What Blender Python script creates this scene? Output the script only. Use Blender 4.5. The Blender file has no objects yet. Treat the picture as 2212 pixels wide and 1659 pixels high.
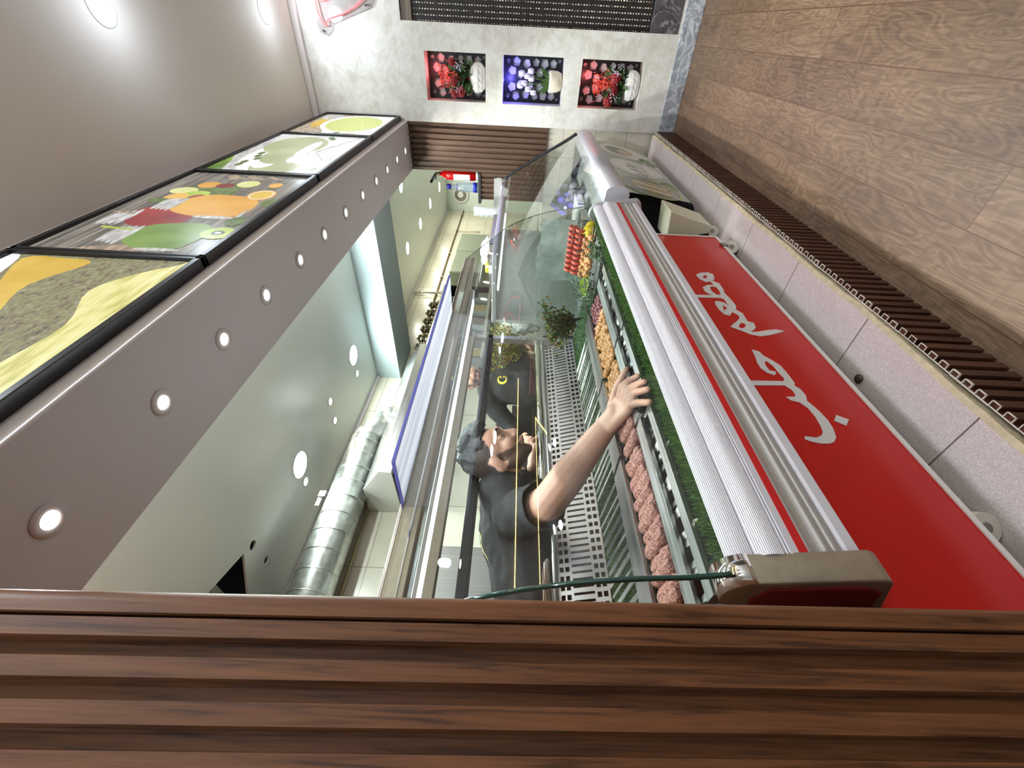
import bpy, bmesh, math, random
import numpy as np
from mathutils import Vector, Matrix, noise
random.seed(7)
S = bpy.context.scene
COL = S.collection
PI = math.pi

# ---------------------------------------------------------------- camera (photo is a portrait view turned on its side)
def build_camera():
    yaw, pitch, roll, f = math.radians(40.4556), math.radians(.5076), math.radians(2.5954), 904.158
    cy, sy, cp, sp, cr, sr = math.cos(yaw), math.sin(yaw), math.cos(pitch), math.sin(pitch), math.cos(roll), math.sin(roll)
    fwd = Vector((-sy*cp, cy*cp, -sp)); right = Vector((cy, sy, 0)); up = right.cross(fwd)
    r2 = cr*right + sr*up; u2 = -sr*right + cr*up
    cam = bpy.data.cameras.new('camera'); o = bpy.data.objects.new('camera', cam); COL.objects.link(o)
    X, Y, Z = -u2, r2, -fwd
    o.matrix_world = Matrix(((X.x, Y.x, Z.x, 0), (X.y, Y.y, Z.y, 0), (X.z, Y.z, Z.z, 1.2), (0, 0, 0, 1)))
    cam.sensor_width = 36; cam.lens = 36*f/2212; cam.clip_start = .02
    S.camera = o
build_camera()
S.view_settings.view_transform = 'Standard'; S.view_settings.look = 'None'
S.view_settings.gamma = 1; S.view_settings.use_curve_mapping = False
S.view_settings.exposure = 0.5
S.cycles.use_denoising = True
S.cycles.max_bounces = 8; S.cycles.transparent_max_bounces = 24; S.cycles.glossy_bounces = 4
S.cycles.caustics_reflective = False; S.cycles.caustics_refractive = False
S.cycles.sample_clamp_indirect = 6.0
W = bpy.data.worlds.new('world'); S.world = W; W.use_nodes = True
W.node_tree.nodes['Background'].inputs[0].default_value = (.8, .85, 1, 1)
W.node_tree.nodes['Background'].inputs[1].default_value = .15

# light strengths (watts) and glow of lamp faces
P_SPOT, P_CUST, P_CUSTP, P_KBIG, P_KSMALL, P_KFAR = 1.75, 5.4, 1.5, 15.5, 1.2, 7

def lamp(name, kind, loc, power, color, parent=None, size=.05, size_y=None, rot=None, spread=None, shape='DISK'):
    l = bpy.data.lights.new(name, kind); l.energy = power; l.color = color
    if kind == 'AREA':
        l.shape = shape; l.size = size
        if size_y: l.size_y = size_y
        if spread: l.spread = spread
    elif kind == 'POINT': l.shadow_soft_size = size
    o = bpy.data.objects.new(name, l); COL.objects.link(o); o.location = loc
    if rot: o.rotation_euler = rot
    if parent: o.parent = parent
    return o

# ---------------------------------------------------------------- helpers
class MB:
    def __init__(s): s.bm = bmesh.new(); s.mi = 0
    def face(s, pts):
        vs = [s.bm.verts.new(p) for p in pts]
        try: f = s.bm.faces.new(vs); f.material_index = s.mi; return f
        except ValueError: return None
    def box(s, x0, x1, y0, y1, z0, z1, M=None):
        c = [(x, y, z) for x in (x0, x1) for y in (y0, y1) for z in (z0, z1)]
        if M: c = [M @ Vector(p) for p in c]
        v = [s.bm.verts.new(p) for p in c]
        for q in ((0,1,3,2), (4,6,7,5), (0,4,5,1), (2,3,7,6), (0,2,6,4), (1,5,7,3)):
            f = s.bm.faces.new([v[i] for i in q]); f.material_index = s.mi
        return s
    def ring_sweep(s, rings, close=False, caps=True, smooth=True):
        R = [[s.bm.verts.new(p) for p in r] for r in rings]
        n = len(R[0]); m = len(R)
        for i in range(m if close else m-1):
            a, b = R[i], R[(i+1) % m]
            for j in range(n):
                f = s.bm.faces.new((a[j], a[(j+1) % n], b[(j+1) % n], b[j])); f.smooth = smooth; f.material_index = s.mi
        if caps and not close:
            for r, fl in ((R[0], True), (R[-1], False)):
                f = s.bm.faces.new(r[::-1] if fl else r); f.material_index = s.mi
        return s
    def tube(s, pts, r, seg=8, close=False):
        pts = [Vector(p) for p in pts]; n = len(pts)
        rr = r if isinstance(r, (list, tuple)) else [r]*n
        rings = []; ref = None
        for i, p in enumerate(pts):
            a = pts[(i-1) % n] if (close or i > 0) else pts[i]; b = pts[(i+1) % n] if (close or i < n-1) else pts[i]
            d = (b-a).normalized()
            if ref is None: ref = Vector((0, 0, 1)) if abs(d.z) < .9 else Vector((1, 0, 0))
            u = (ref - d*ref.dot(d)).normalized(); ref = u; v = d.cross(u)
            rings.append([p + rr[i]*(math.cos(2*PI*k/seg)*u + math.sin(2*PI*k/seg)*v) for k in range(seg)])
        return s.ring_sweep(rings, close=close)
    def cyl(s, p0, p1, r0, r1=None, seg=20):
        return s.tube([p0, p1], [r0, r0 if r1 is None else r1], seg)
    def lathe(s, prof, c=(0, 0, 0), seg=24, M=None, ax='z'):
        rings = []
        for r, z in prof:
            ring = []
            for k in range(seg):
                a = 2*PI*k/seg; q = (max(r, 1e-4)*math.cos(a), max(r, 1e-4)*math.sin(a), z)
                if ax == 'x': q = (z, q[0], q[1])
                if ax == 'y': q = (q[0], z, q[1])
                p = Vector(q) + Vector(c)
                ring.append(M @ p if M else p)
            rings.append(ring)
        return s.ring_sweep(rings)
    def ell(s, c, r, M=None, u=14, v=9):
        c = Vector(c); rings = []
        for i in range(1, v):
            t = PI*i/v; rings.append([Vector((r[0]*math.sin(t)*math.cos(2*PI*k/u), r[1]*math.sin(t)*math.sin(2*PI*k/u), r[2]*math.cos(t))) for k in range(u)])
        rings = [[(M @ p if M else p) + c for p in q] for q in rings]
        R = [[s.bm.verts.new(p) for p in q] for q in rings]
        for i in range(len(R)-1):
            for j in range(u):
                f = s.bm.faces.new((R[i][j], R[i+1][j], R[i+1][(j+1) % u], R[i][(j+1) % u])); f.smooth = True; f.material_index = s.mi
        for q, z in ((R[0], r[2]), (R[-1], -r[2])):
            p = Vector((0, 0, z)); t = s.bm.verts.new((M @ p if M else p) + c)
            for j in range(u):
                f = s.bm.faces.new((q[j], q[(j+1) % u], t)); f.smooth = True; f.material_index = s.mi
        return s
    def prism(s, prof, a0, a1, ax='y', smooth=False):
        """closed 2D profile extruded along an axis. ax 'y': profile (x,z); 'x': (y,z); 'z': (x,y)"""
        def P(q, a): return (q[0], a, q[1]) if ax == 'y' else ((a, q[0], q[1]) if ax == 'x' else (q[0], q[1], a))
        A = [s.bm.verts.new(P(q, a0)) for q in prof]; B = [s.bm.verts.new(P(q, a1)) for q in prof]
        n = len(prof)
        for i in range(n):
            f = s.bm.faces.new((A[i], A[(i+1) % n], B[(i+1) % n], B[i])); f.smooth = smooth; f.material_index = s.mi
        for q in (A, B[::-1]):
            f = s.bm.faces.new(q); f.material_index = s.mi
        return s
    def plate(s, outer, holes, P, depth=0, N=None):
        """flat plate with holes; P maps 2D -> 3D; N*depth extrudes it"""
        bm = bmesh.new()
        for loop in [outer] + list(holes):
            vs = [bm.verts.new((q[0], q[1], 0)) for q in loop]
            for i in range(len(vs)): bm.edges.new((vs[i], vs[(i+1) % len(vs)]))
        bmesh.ops.triangle_fill(bm, use_beauty=True, use_dissolve=False, edges=bm.edges[:])
        bm.verts.index_update()
        V = [s.bm.verts.new(P(v.co.x, v.co.y)) for v in bm.verts]
        for f in bm.faces:
            g = s.bm.faces.new([V[v.index] for v in f.verts]); g.material_index = s.mi
        if depth:
            N = Vector(N)*depth; V2 = [s.bm.verts.new(Vector(v.co)+N) for v in V]
            for f in bm.faces:
                g = s.bm.faces.new([V2[v.index] for v in f.verts][::-1]); g.material_index = s.mi
            for e in bm.edges:
                if len(e.link_faces) == 1:
                    a, b = e.verts[0].index, e.verts[1].index
                    g = s.bm.faces.new((V[a], V[b], V2[b], V2[a])); g.material_index = s.mi
        bm.free(); return s
    def build(s, name, mat, parent=None, bevel=0, smooth=False, fix=True):
        if fix: bmesh.ops.recalc_face_normals(s.bm, faces=s.bm.faces[:])
        me = bpy.data.meshes.new(name); s.bm.to_mesh(me); s.bm.free()
        for m in (mat if isinstance(mat, (list, tuple)) else [mat]): me.materials.append(m)
        if smooth:
            for p in me.polygons: p.use_smooth = True
        o = bpy.data.objects.new(name, me); COL.objects.link(o)
        if parent: o.parent = parent
        if bevel:
            b = o.modifiers.new('bevel', 'BEVEL'); b.width = bevel; b.segments = 2; b.limit_method = 'ANGLE'
        return o
def B(*a, **k): return MB().box(*a, **k)
def thing(name, label, cat, loc=(0, 0, 0), group=None):
    o = bpy.data.objects.new(name, None); COL.objects.link(o); o.location = loc; o.empty_display_size = .05
    return tag(o, label, cat, group)
def tag(o, label, cat, group=None, kind=None):
    o['label'] = label; o['category'] = cat
    if group: o['group'] = group
    if kind: o['kind'] = kind
    return o
def struct(o):
    o['kind'] = 'structure'; return o
def adopt(root, *obs):
    """parent parts (modelled in world space) to a thing whose empty sits elsewhere"""
    inv = Matrix.Translation(-Vector(root.location))
    for o in obs:
        o.parent = root; o.matrix_parent_inverse = inv
    return root
def dup(root, loc, label, group=None, rotz=None):
    r = root.copy(); COL.objects.link(r); r.location = loc; r['label'] = label
    if rotz is not None: r.rotation_euler = (0, 0, rotz)
    if group: r['group'] = group
    for ch in list(root.children):
        c = ch.copy(); COL.objects.link(c); c.parent = r; c.matrix_parent_inverse = ch.matrix_parent_inverse.copy()
        for g in list(ch.children):
            d = g.copy(); COL.objects.link(d); d.parent = c; d.matrix_parent_inverse = g.matrix_parent_inverse.copy()
    return r
ORD = ['nearest', 'second', 'third', 'fourth', 'fifth', 'sixth', 'seventh', 'eighth', 'ninth', 'tenth', 'eleventh', 'twelfth', 'thirteenth', 'fourteenth', 'fifteenth', 'sixteenth', 'seventeenth', 'eighteenth', 'nineteenth', 'twentieth', 'twenty-first', 'twenty-second', 'twenty-third', 'twenty-fourth', 'twenty-fifth']

# ---------------------------------------------------------------- materials
def lin(c):
    c = [x/255 if max(c) > 1 else x for x in c]
    return tuple(((x+.055)/1.055)**2.4 if x > .04045 else x/12.92 for x in c) + (1,)
class NT:
    def __init__(s, name):
        m = bpy.data.materials.new(name); m.use_nodes = True; s.m = m; s.t = m.node_tree; s.n = s.t.nodes; s.l = s.t.links
        s.b = s.n['Principled BSDF']; s.out = s.n['Material Output']
    def add(s, typ, **k):
        x = s.n.new(typ)
        for a, v in k.items():
            if a in ('op',): x.operation = v
            else: setattr(x, a, v)
        return x
    def link(s, a, b): s.l.new(a, b)
    def co(s, scale=(1, 1, 1), rot=(0, 0, 0), loc=(0, 0, 0)):
        tc = s.add('ShaderNodeTexCoord'); mp = s.add('ShaderNodeMapping'); s.link(tc.outputs['Object'], mp.inputs[0])
        mp.inputs['Scale'].default_value = scale; mp.inputs['Rotation'].default_value = rot; mp.inputs['Location'].default_value = loc
        return mp.outputs[0]
    def noise(s, vec, scale, detail=4, rough=.5, dist=0):
        n = s.add('ShaderNodeTexNoise'); s.link(vec, n.inputs['Vector']); n.inputs['Scale'].default_value = scale
        n.inputs['Detail'].default_value = detail; n.inputs['Roughness'].default_value = rough; n.inputs['Distortion'].default_value = dist
        return n.outputs['Fac']
    def ramp(s, fac, stops):
        r = s.add('ShaderNodeValToRGB'); s.link(fac, r.inputs[0]); e = r.color_ramp.elements
        while len(e) > 1: e.remove(e[0])
        e[0].position = stops[0][0]; e[0].color = stops[0][1]
        for p, c in stops[1:]: q = e.new(p); q.color = c
        return r.outputs[0]
    def math(s, op, a, b=None, c=None):
        m = s.add('ShaderNodeMath', op=op)
        for i, v in enumerate((a, b, c)):
            if v is None: continue
            if isinstance(v, (int, float)): m.inputs[i].default_value = v
            else: s.link(v, m.inputs[i])
        return m.outputs[0]
    def mix(s, f, a, b, typ='MIX'):
        m = s.add('ShaderNodeMix', data_type='RGBA', blend_type=typ)
        for i, v in ((0, f), (6, a), (7, b)):
            if isinstance(v, (int, float)): m.inputs[i].default_value = v
            elif isinstance(v, tuple): m.inputs[i].default_value = v
            else: s.link(v, m.inputs[i])
        return m.outputs[2]
    def bump(s, h, strength=.2, dist=.01):
        b = s.add('ShaderNodeBump'); s.link(h, b.inputs['Height']); b.inputs['Strength'].default_value = strength; b.inputs['Distance'].default_value = dist
        s.link(b.outputs[0], s.b.inputs['Normal']); return b
def pbr(name, col, rough=.5, metal=0, var=0, vscale=8, bump=0, bscale=60, aniso=None, spec=.5, coat=0, sub=0):
    t = NT(name); c = lin(col)
    t.b.inputs['Roughness'].default_value = rough; t.b.inputs['Metallic'].default_value = metal
    t.b.inputs['Specular IOR Level'].default_value = spec; t.b.inputs['Coat Weight'].default_value = coat
    if sub: t.b.inputs['Subsurface Weight'].default_value = sub; t.b.inputs['Subsurface Scale'].default_value = .01; t.b.inputs['Subsurface Radius'].default_value = (1, .4, .25)
    co = t.co(aniso if aniso else (1, 1, 1))
    if var:
        n = t.noise(co, vscale, 5, .6)
        d = tuple(x*(1-var) for x in c[:3])+(1,); l = tuple(min(1, x*(1+var)) for x in c[:3])+(1,)
        t.link(t.ramp(n, [(.3, d), (.7, l)]), t.b.inputs['Base Color'])
        if metal: t.link(t.math('MULTIPLY_ADD', n, .25, rough-.1), t.b.inputs['Roughness'])
    else: t.b.inputs['Base Color'].default_value = c
    if bump: t.bump(t.noise(co, bscale, 3), bump, .005)
    return t.m
def emit(name, col, strength, base=None):
    t = NT(name); t.b.inputs['Base Color'].default_value = lin(base or col)
    t.b.inputs['Emission Color'].default_value = lin(col); t.b.inputs['Emission Strength'].default_value = strength
    return t.m
def glass(name, tint=(225, 240, 235), refl=1.0, haze=0.0):
    t = NT(name); t.n.remove(t.b)
    tr = t.add('ShaderNodeBsdfTransparent'); tr.inputs[0].default_value = lin(tint)
    gl = t.add('ShaderNodeBsdfGlossy'); gl.inputs['Roughness'].default_value = 0.0; gl.inputs[0].default_value = (1, 1, 1, 1)
    ge = t.add('ShaderNodeNewGeometry'); dp = t.add('ShaderNodeVectorMath', operation='DOT_PRODUCT'); t.link(ge.outputs['Incoming'], dp.inputs[0]); t.link(ge.outputs['Normal'], dp.inputs[1])
    sch = t.math('MULTIPLY_ADD', t.math('POWER', t.math('SUBTRACT', 1, t.math('ABSOLUTE', dp.outputs['Value'])), 5), .93, .07)
    mx = t.add('ShaderNodeMixShader'); t.link(t.math('MULTIPLY', sch, refl), mx.inputs[0])
    t.link(tr.outputs[0], mx.inputs[1]); t.link(gl.outputs[0], mx.inputs[2]); last = mx
    if haze:
        df = t.add('ShaderNodeBsdfDiffuse'); df.inputs[0].default_value = (.8, .85, .85, 1)
        m2 = t.add('ShaderNodeMixShader'); m2.inputs[0].default_value = haze
        t.link(mx.outputs[0], m2.inputs[1]); t.link(df.outputs[0], m2.inputs[2]); last = m2
    t.link(last.outputs[0], t.out.inputs[0]); return t.m
def wood(name, dark, light, axis='z', scale=1.0, rough=.35, coat=.15):
    t = NT(name); sc = {'z': (150, 150, 7), 'y': (150, 7, 150), 'x': (7, 150, 150)}[axis]
    co = t.co(tuple(x*scale for x in sc)); n1 = t.noise(co, 1.0, 6, .6, .6)
    co2 = t.co(tuple(x*scale*.13 for x in sc)); n2 = t.noise(co2, 1.0, 3, .5, 2.2)
    f = t.math('ADD', t.math('MULTIPLY', n1, .6), t.math('MULTIPLY', n2, .4))
    t.link(t.ramp(f, [(.38, lin(dark)), (.48, lin(tuple(.35*a+.65*b for a, b in zip(dark, light)))), (.62, lin(light))]), t.b.inputs['Base Color'])
    t.b.inputs['Roughness'].default_value = rough; t.b.inputs['Coat Weight'].default_value = coat; t.b.inputs['Coat Roughness'].default_value = .3; t.b.inputs['Specular IOR Level'].default_value = .28
    t.bump(n1, .12, .002); return t.m
M = {}
M['steel'] = pbr('brushed_steel', (200, 200, 198), .28, 1, .12, 3, aniso=(40, 1, 40))
M['steel_v'] = pbr('brushed_steel_vertical', (196, 198, 198), .3, 1, .12, 3, aniso=(40, 40, 1))
M['steel_dark'] = pbr('aged_steel', (150, 143, 138), .34, 1, .2, 5)
M['chrome'] = pbr('chrome', (225, 222, 218), .08, 1)
M['galv'] = pbr('galvanised_steel', (186, 190, 186), .32, .92, .22, 26)
M['alu'] = pbr('satin_aluminium', (205, 203, 210), .38, .6)
M['alu_warm'] = pbr('brushed_bronze_aluminium', (178, 168, 150), .42, .8, .08, 50)
M['bumper'] = pbr('white_bumper_plastic', (204, 200, 206), .4, 0, .02, 30)
M['bumper_grey'] = pbr('grey_bumper_plastic', (170, 163, 158), .35)
M['black'] = pbr('black_plastic', (14, 14, 16), .4)
M['blackm'] = pbr('black_matt', (8, 8, 9), .8)
M['dark'] = pbr('charcoal_metal', (45, 47, 50), .4, .3)
M['white'] = pbr('white_plastic', (232, 232, 230), .35)
M['cream'] = pbr('cream_plastic', (222, 220, 196), .4, 0, .03, 6)
M['red'] = pbr('glossy_red_acrylic', (204, 16, 14), .2, 0, .05, 4, spec=.4)
M['redstripe'] = pbr('red_stripe_vinyl', (196, 30, 34), .4)
M['letter'] = pbr('white_acrylic_letters', (225, 225, 228), .4)
M['glass'] = glass('clear_glass', (246, 250, 248), .95)
M['glass2'] = glass('side_glass', (242, 248, 245), .9)
M['glass_edge'] = pbr('green_glass_edge', (20, 60, 52), .08, 0, coat=.5)
def mat_film():
    t = NT('blue_protective_film_glass'); t.n.remove(t.b); n = t.noise(t.co((60, 1, 1)), 1.0, 3); c = t.ramp(n, [(.35, lin((206, 210, 220))), (.65, lin((244, 244, 248)))])
    tl = t.add('ShaderNodeBsdfTranslucent'); df = t.add('ShaderNodeBsdfDiffuse'); gl = t.add('ShaderNodeBsdfGlossy'); gl.inputs['Roughness'].default_value = .08
    t.link(c, tl.inputs[0]); t.link(c, df.inputs[0]); a = t.add('ShaderNodeMixShader'); a.inputs[0].default_value = .45; t.link(tl.outputs[0], a.inputs[1]); t.link(df.outputs[0], a.inputs[2])
    b = t.add('ShaderNodeMixShader'); b.inputs[0].default_value = .15; t.link(a.outputs[0], b.inputs[1]); t.link(gl.outputs[0], b.inputs[2]); t.link(b.outputs[0], t.out.inputs[0]); return t.m
M['film'] = mat_film()
M['bottle'] = glass('water_bottle_plastic', (205, 222, 235), 1.6, .18)
M['walnut'] = wood('walnut_slats', (68, 40, 24), (118, 75, 46), rough=.5, coat=0)
M['walnut_bg'] = wood('walnut_slats_far', (60, 42, 32), (90, 66, 50), rough=.6)
M['ledgewood'] = wood('dark_ledge_slats', (44, 24, 16), (88, 54, 38), rough=.45)
M['rubber'] = pbr('grey_rubber', (120, 125, 122), .5)
M['skin'] = pbr('skin', (190, 146, 124), .5, 0, .07, 14, .08, 120, sub=.12)
M['skin2'] = pbr('skin_tanned', (190, 138, 112), .5, 0, .07, 14, sub=.12)
M['hair'] = pbr('black_hair', (20, 18, 19), .38, 0, .35, 90, .6, 160)
M['shirt'] = pbr('black_cotton', (27, 27, 30), .85, 0, .12, 20, .12, 200)
M['yellow'] = pbr('yellow_print', (222, 196, 60), .7)
M['apron'] = pbr('maroon_apron', (58, 30, 34), .85, 0, .1, 10)
M['plaster_white'] = pbr('white_ceiling_paint', (205, 212, 206), .35, 0, .015, 2)
M['kit_ceiling'] = pbr('green_white_gloss_ceiling', (222, 228, 222), .3, 0, .015, 2, spec=.5)
M['beam'] = pbr('pale_blue_white_paint', (168, 184, 188), .6)
M['cust_ceiling'] = pbr('warm_grey_ceiling_paint', (222, 214, 208), .7, 0, .02, 1.5, .05, 400)
M['fascia'] = pbr('mauve_grey_paint', (196, 187, 186), .55, 0, .01, 2, .04, 300)
M['trimwhite'] = pbr('off_white_trim', (218, 210, 212), .5)

def mat_floor():
    t = NT('oak_laminate_floor'); tc = t.add('ShaderNodeTexCoord'); sx = t.add('ShaderNodeSeparateXYZ'); t.link(tc.outputs['Object'], sx.inputs[0])
    X, Y = sx.outputs[0], sx.outputs[1]
    w = .1575; u = t.math('DIVIDE', t.math('SUBTRACT', X, .108), w); row = t.math('FLOOR', u)
    wn = t.add('ShaderNodeTexWhiteNoise', noise_dimensions='1D'); t.link(row, wn.inputs['W'])
    v = t.math('ADD', t.math('DIVIDE', Y, 1.18), wn.outputs['Value']); cell = t.math('FLOOR', v)
    wn2 = t.add('ShaderNodeTexWhiteNoise', noise_dimensions='2D'); cb = t.add('ShaderNodeCombineXYZ'); t.link(row, cb.inputs[0]); t.link(cell, cb.inputs[1]); t.link(cb.outputs[0], wn2.inputs['Vector'])
    rnd = wn2.outputs['Value']
    cb2 = t.add('ShaderNodeCombineXYZ'); t.link(X, cb2.inputs[0]); t.link(Y, cb2.inputs[1]); t.link(t.math('MULTIPLY', rnd, 30), cb2.inputs[2])
    mp = t.add('ShaderNodeMapping'); t.link(cb2.outputs[0], mp.inputs[0]); mp.inputs['Scale'].default_value = (7, 1.7, 1)
    wv = t.add('ShaderNodeTexNoise'); t.link(mp.outputs[0], wv.inputs['Vector']); wv.inputs['Scale'].default_value = 1.6; wv.inputs['Detail'].default_value = 2; wv.inputs['Distortion'].default_value = .9
    rings = t.math('SINE', t.math('MULTIPLY', wv.outputs['Fac'], 70))
    mp2 = t.add('ShaderNodeMapping'); t.link(cb2.outputs[0], mp2.inputs[0]); mp2.inputs['Scale'].default_value = (150, 9, 1)
    fine = t.noise(mp2.outputs[0], 1, 4, .6)
    mp3 = t.add('ShaderNodeMapping'); t.link(cb2.outputs[0], mp3.inputs[0]); mp3.inputs['Scale'].default_value = (6, 60, 1)
    cross = t.noise(mp3.outputs[0], 1, 3, .6)
    big = t.noise(mp.outputs[0], .8, 3)
    f = t.math('ADD', t.math('ADD', t.math('MULTIPLY', rings, .055), t.math('MULTIPLY', fine, .42)), t.math('ADD', t.math('MULTIPLY', big, .38), t.math('MULTIPLY', cross, .16)))
    f = t.math('ADD', f, t.math('MULTIPLY', t.math('SUBTRACT', rnd, .5), .10))
    col = t.ramp(f, [(.28, lin((72, 55, 41))), (.5, lin((106, 84, 64))), (.72, lin((136, 112, 89)))])
    fu = t.math('FRACT', u); fv = t.math('FRACT', v)
    e1 = t.math('LESS_THAN', t.math('MINIMUM', fu, t.math('SUBTRACT', 1, fu)), .011)
    e2 = t.math('LESS_THAN', t.math('MINIMUM', fv, t.math('SUBTRACT', 1, fv)), .0014)
    seam = t.math('MAXIMUM', e1, e2)
    t.link(t.mix(seam, col, lin((84, 58, 42))), t.b.inputs['Base Color'])
    t.b.inputs['Roughness'].default_value = .42; t.bump(t.math('SUBTRACT', fine, t.math('MULTIPLY', seam, 1.5)), .12, .002)
    return t.m
def mat_plaster():
    t = NT('venetian_plaster'); co = t.co((1, 1, 1)); a = t.noise(co, 3.5, 6, .62, .8); b = t.noise(co, 12, 5, .62, 1.4); c = t.noise(t.co((3, 3, 5)), 2.2, 5, .65, 1.6)
    c1 = t.ramp(a, [(.35, lin((194, 190, 182))), (.62, lin((220, 218, 215)))])
    c2 = t.ramp(t.math('MULTIPLY', b, c), [(.15, lin((186, 180, 166))), (.30, lin((224, 222, 220)))])
    t.link(t.mix(.40, c1, c2), t.b.inputs['Base Color']); t.b.inputs['Roughness'].default_value = .5
    t.bump(b, .12, .004); return t.m
def mat_marble(name, c0, c1, cv, scale=5):
    t = NT(name); co = t.co(); a = t.noise(co, scale, 7, .65, 1.8); v = t.math('ABSOLUTE', t.math('SUBTRACT', t.noise(co, scale*.8, 6, .6, 2.5), .5))
    t.link(t.mix(t.ramp(v, [(0, (1, 1, 1, 1)), (.035, (0, 0, 0, 1))]), t.ramp(a, [(.35, lin(c0)), (.65, lin(c1))]), lin(cv)), t.b.inputs['Base Color'])
    t.b.inputs['Roughness'].default_value = .35; return t.m
def mat_tiles(name, ax, w, h, offu, offv, col, grout, gw=.0025, rough=.25, var=.05):
    t = NT(name); tc = t.add('ShaderNodeTexCoord'); sx = t.add('ShaderNodeSeparateXYZ'); t.link(tc.outputs['Object'], sx.inputs[0])
    U = sx.outputs[ax[0]]; V = sx.outputs[ax[1]]
    def edge(x, o, s):
        u = t.math('DIVIDE', t.math('SUBTRACT', x, o), s); fr = t.math('FRACT', u)
        return t.math('LESS_THAN', t.math('MINIMUM', fr, t.math('SUBTRACT', 1, fr)), gw/s), t.math('FLOOR', u)
    e1, i = edge(U, offu, w); e2, j = edge(V, offv, h)
    wn = t.add('ShaderNodeTexWhiteNoise', noise_dimensions='2D'); cb = t.add('ShaderNodeCombineXYZ'); t.link(i, cb.inputs[0]); t.link(j, cb.inputs[1]); t.link(cb.outputs[0], wn.inputs['Vector'])
    n = t.noise(t.co(), 9, 4, .6); n2 = t.noise(t.co(), 90, 2)
    f = t.math('ADD', t.math('MULTIPLY', wn.outputs['Value'], .25), t.math('ADD', t.math('MULTIPLY', n, .5), t.math('MULTIPLY', n2, .3)))
    c = lin(col); d = tuple(x*(1-var*2) for x in c[:3])+(1,); l = tuple(min(1, x*(1+var)) for x in c[:3])+(1,)
    t.link(t.mix(t.math('MAXIMUM', e1, e2), t.ramp(f, [(.3, d), (.7, l)]), lin(grout)), t.b.inputs['Base Color'])
    t.b.inputs['Roughness'].default_value = rough; return t.m
def mat_ledge():
    t = NT('speckled_ledge_tile'); tc = t.add('ShaderNodeTexCoord'); sx = t.add('ShaderNodeSeparateXYZ'); t.link(tc.outputs['Object'], sx.inputs[0])
    u = t.math('DIVIDE', t.math('SUBTRACT', sx.outputs[1], .676), .4); fr = t.math('FRACT', u); seam = t.math('LESS_THAN', t.math('MINIMUM', fr, t.math('SUBTRACT', 1, fr)), .005)
    n = t.noise(t.co(), 260, 2, .6); b = t.noise(t.co(), 5, 5, .6); sp = t.noise(t.co(), 38, 3, .7)
    c = t.mix(t.ramp(n, [(.4, (0, 0, 0, 1)), (.7, (1, 1, 1, 1))]), lin((196, 184, 182)), lin((222, 210, 208)))
    c = t.mix(t.ramp(sp, [(.22, (.9, .9, .9, 1)), (.27, (0, 0, 0, 1))]), c, lin((90, 84, 80)))
    c = t.mix(t.math('MULTIPLY', t.ramp(b, [(.5, (0, 0, 0, 1)), (.75, (1, 1, 1, 1))]), .35), c, lin((176, 160, 150)))
    t.link(t.mix(seam, c, lin((110, 98, 92))), t.b.inputs['Base Color']); t.b.inputs['Roughness'].default_value = .5
    return t.m
def mat_weave():
    t = NT('woven_cane_blind'); tc = t.add('ShaderNodeTexCoord'); sx = t.add('ShaderNodeSeparateXYZ'); t.link(tc.outputs['Object'], sx.inputs[0])
    X, Z = sx.outputs[0], sx.outputs[2]
    sticks = t.math('SINE', t.math('MULTIPLY', X, 2*PI/.031)); row = t.math('SINE', t.math('MULTIPLY', Z, 2*PI/.019))
    row2 = t.math('SINE', t.math('MULTIPLY', Z, 2*PI/.052)); n = t.noise(t.co((90, 1, 30)), 1, 3, .7)
    dots = t.math('MULTIPLY', t.math('GREATER_THAN', sticks, .78), t.math('GREATER_THAN', t.math('ADD', row, t.math('MULTIPLY', row2, .5)), .15))  # pale dots paint the light shining through the weave
    dots = t.math('MULTIPLY', dots, t.math('GREATER_THAN', n, .44))
    base = t.ramp(t.noise(t.co((6, 1, 60)), 1.5, 3), [(.4, lin((9, 7, 8))), (.68, lin((44, 26, 22)))])
    t.link(t.mix(dots, base, lin((240, 234, 220))), t.b.inputs['Base Color']); t.b.inputs['Roughness'].default_value = .6
    return t.m
M['floor'] = mat_floor(); M['plaster'] = mat_plaster(); M['ledge'] = mat_ledge(); M['weave'] = mat_weave()
M['marble'] = mat_marble('blue_grey_marble', (128, 134, 146), (170, 174, 184), (212, 214, 220), 7)
M['marble_dark'] = mat_marble('dark_grey_marble', (62, 58, 62), (98, 92, 96), (140, 136, 140), 6)
M['ktile'] = mat_tiles('cream_kitchen_tiles', (1, 2), .48, .335, .322, .395, (216, 212, 194), (150, 140, 116))
M['ftile'] = mat_tiles('ivory_back_tiles', (0, 2), .3, .25, .1, .1, (214, 206, 192), (170, 160, 150))

# ---------------------------------------------------------------- setting
XW = -.592      # plane of the fascia and of the plinth's front
YF = 3.80       # far wall
o = MB(); o.face([(XW, -2, 0), (2.6, -2, 0), (2.6, YF, 0), (XW, YF, 0)]); struct(o.build('floor', M['floor']))
o = MB(); o.face([(-2.72, -2, -.002), (XW, -2, -.002), (XW, 8.25, -.002), (-2.72, 8.25, -.002)]); struct(o.build('floor_kitchen', pbr('grey_kitchen_floor', (120, 116, 110), .5, 0, .1, 6)))
def rect(a, b, c, d): return [(a, c), (b, c), (b, d), (a, d)]
niches = [(-.449, -.155, 1.469, 1.909), (-.449, -.155, .900, 1.341), (-.449, -.155, .322, .771)]
win = (.004, 2.1, .135, 2.056)
o = MB(); o.plate(rect(XW, 2.6, .12, 2.8), [rect(*n) for n in niches] + [rect(*win)], lambda x, z: (x, YF, z), .28, (0, 1, 0))
struct(o.build('wall_far', M['plaster']))
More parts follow.
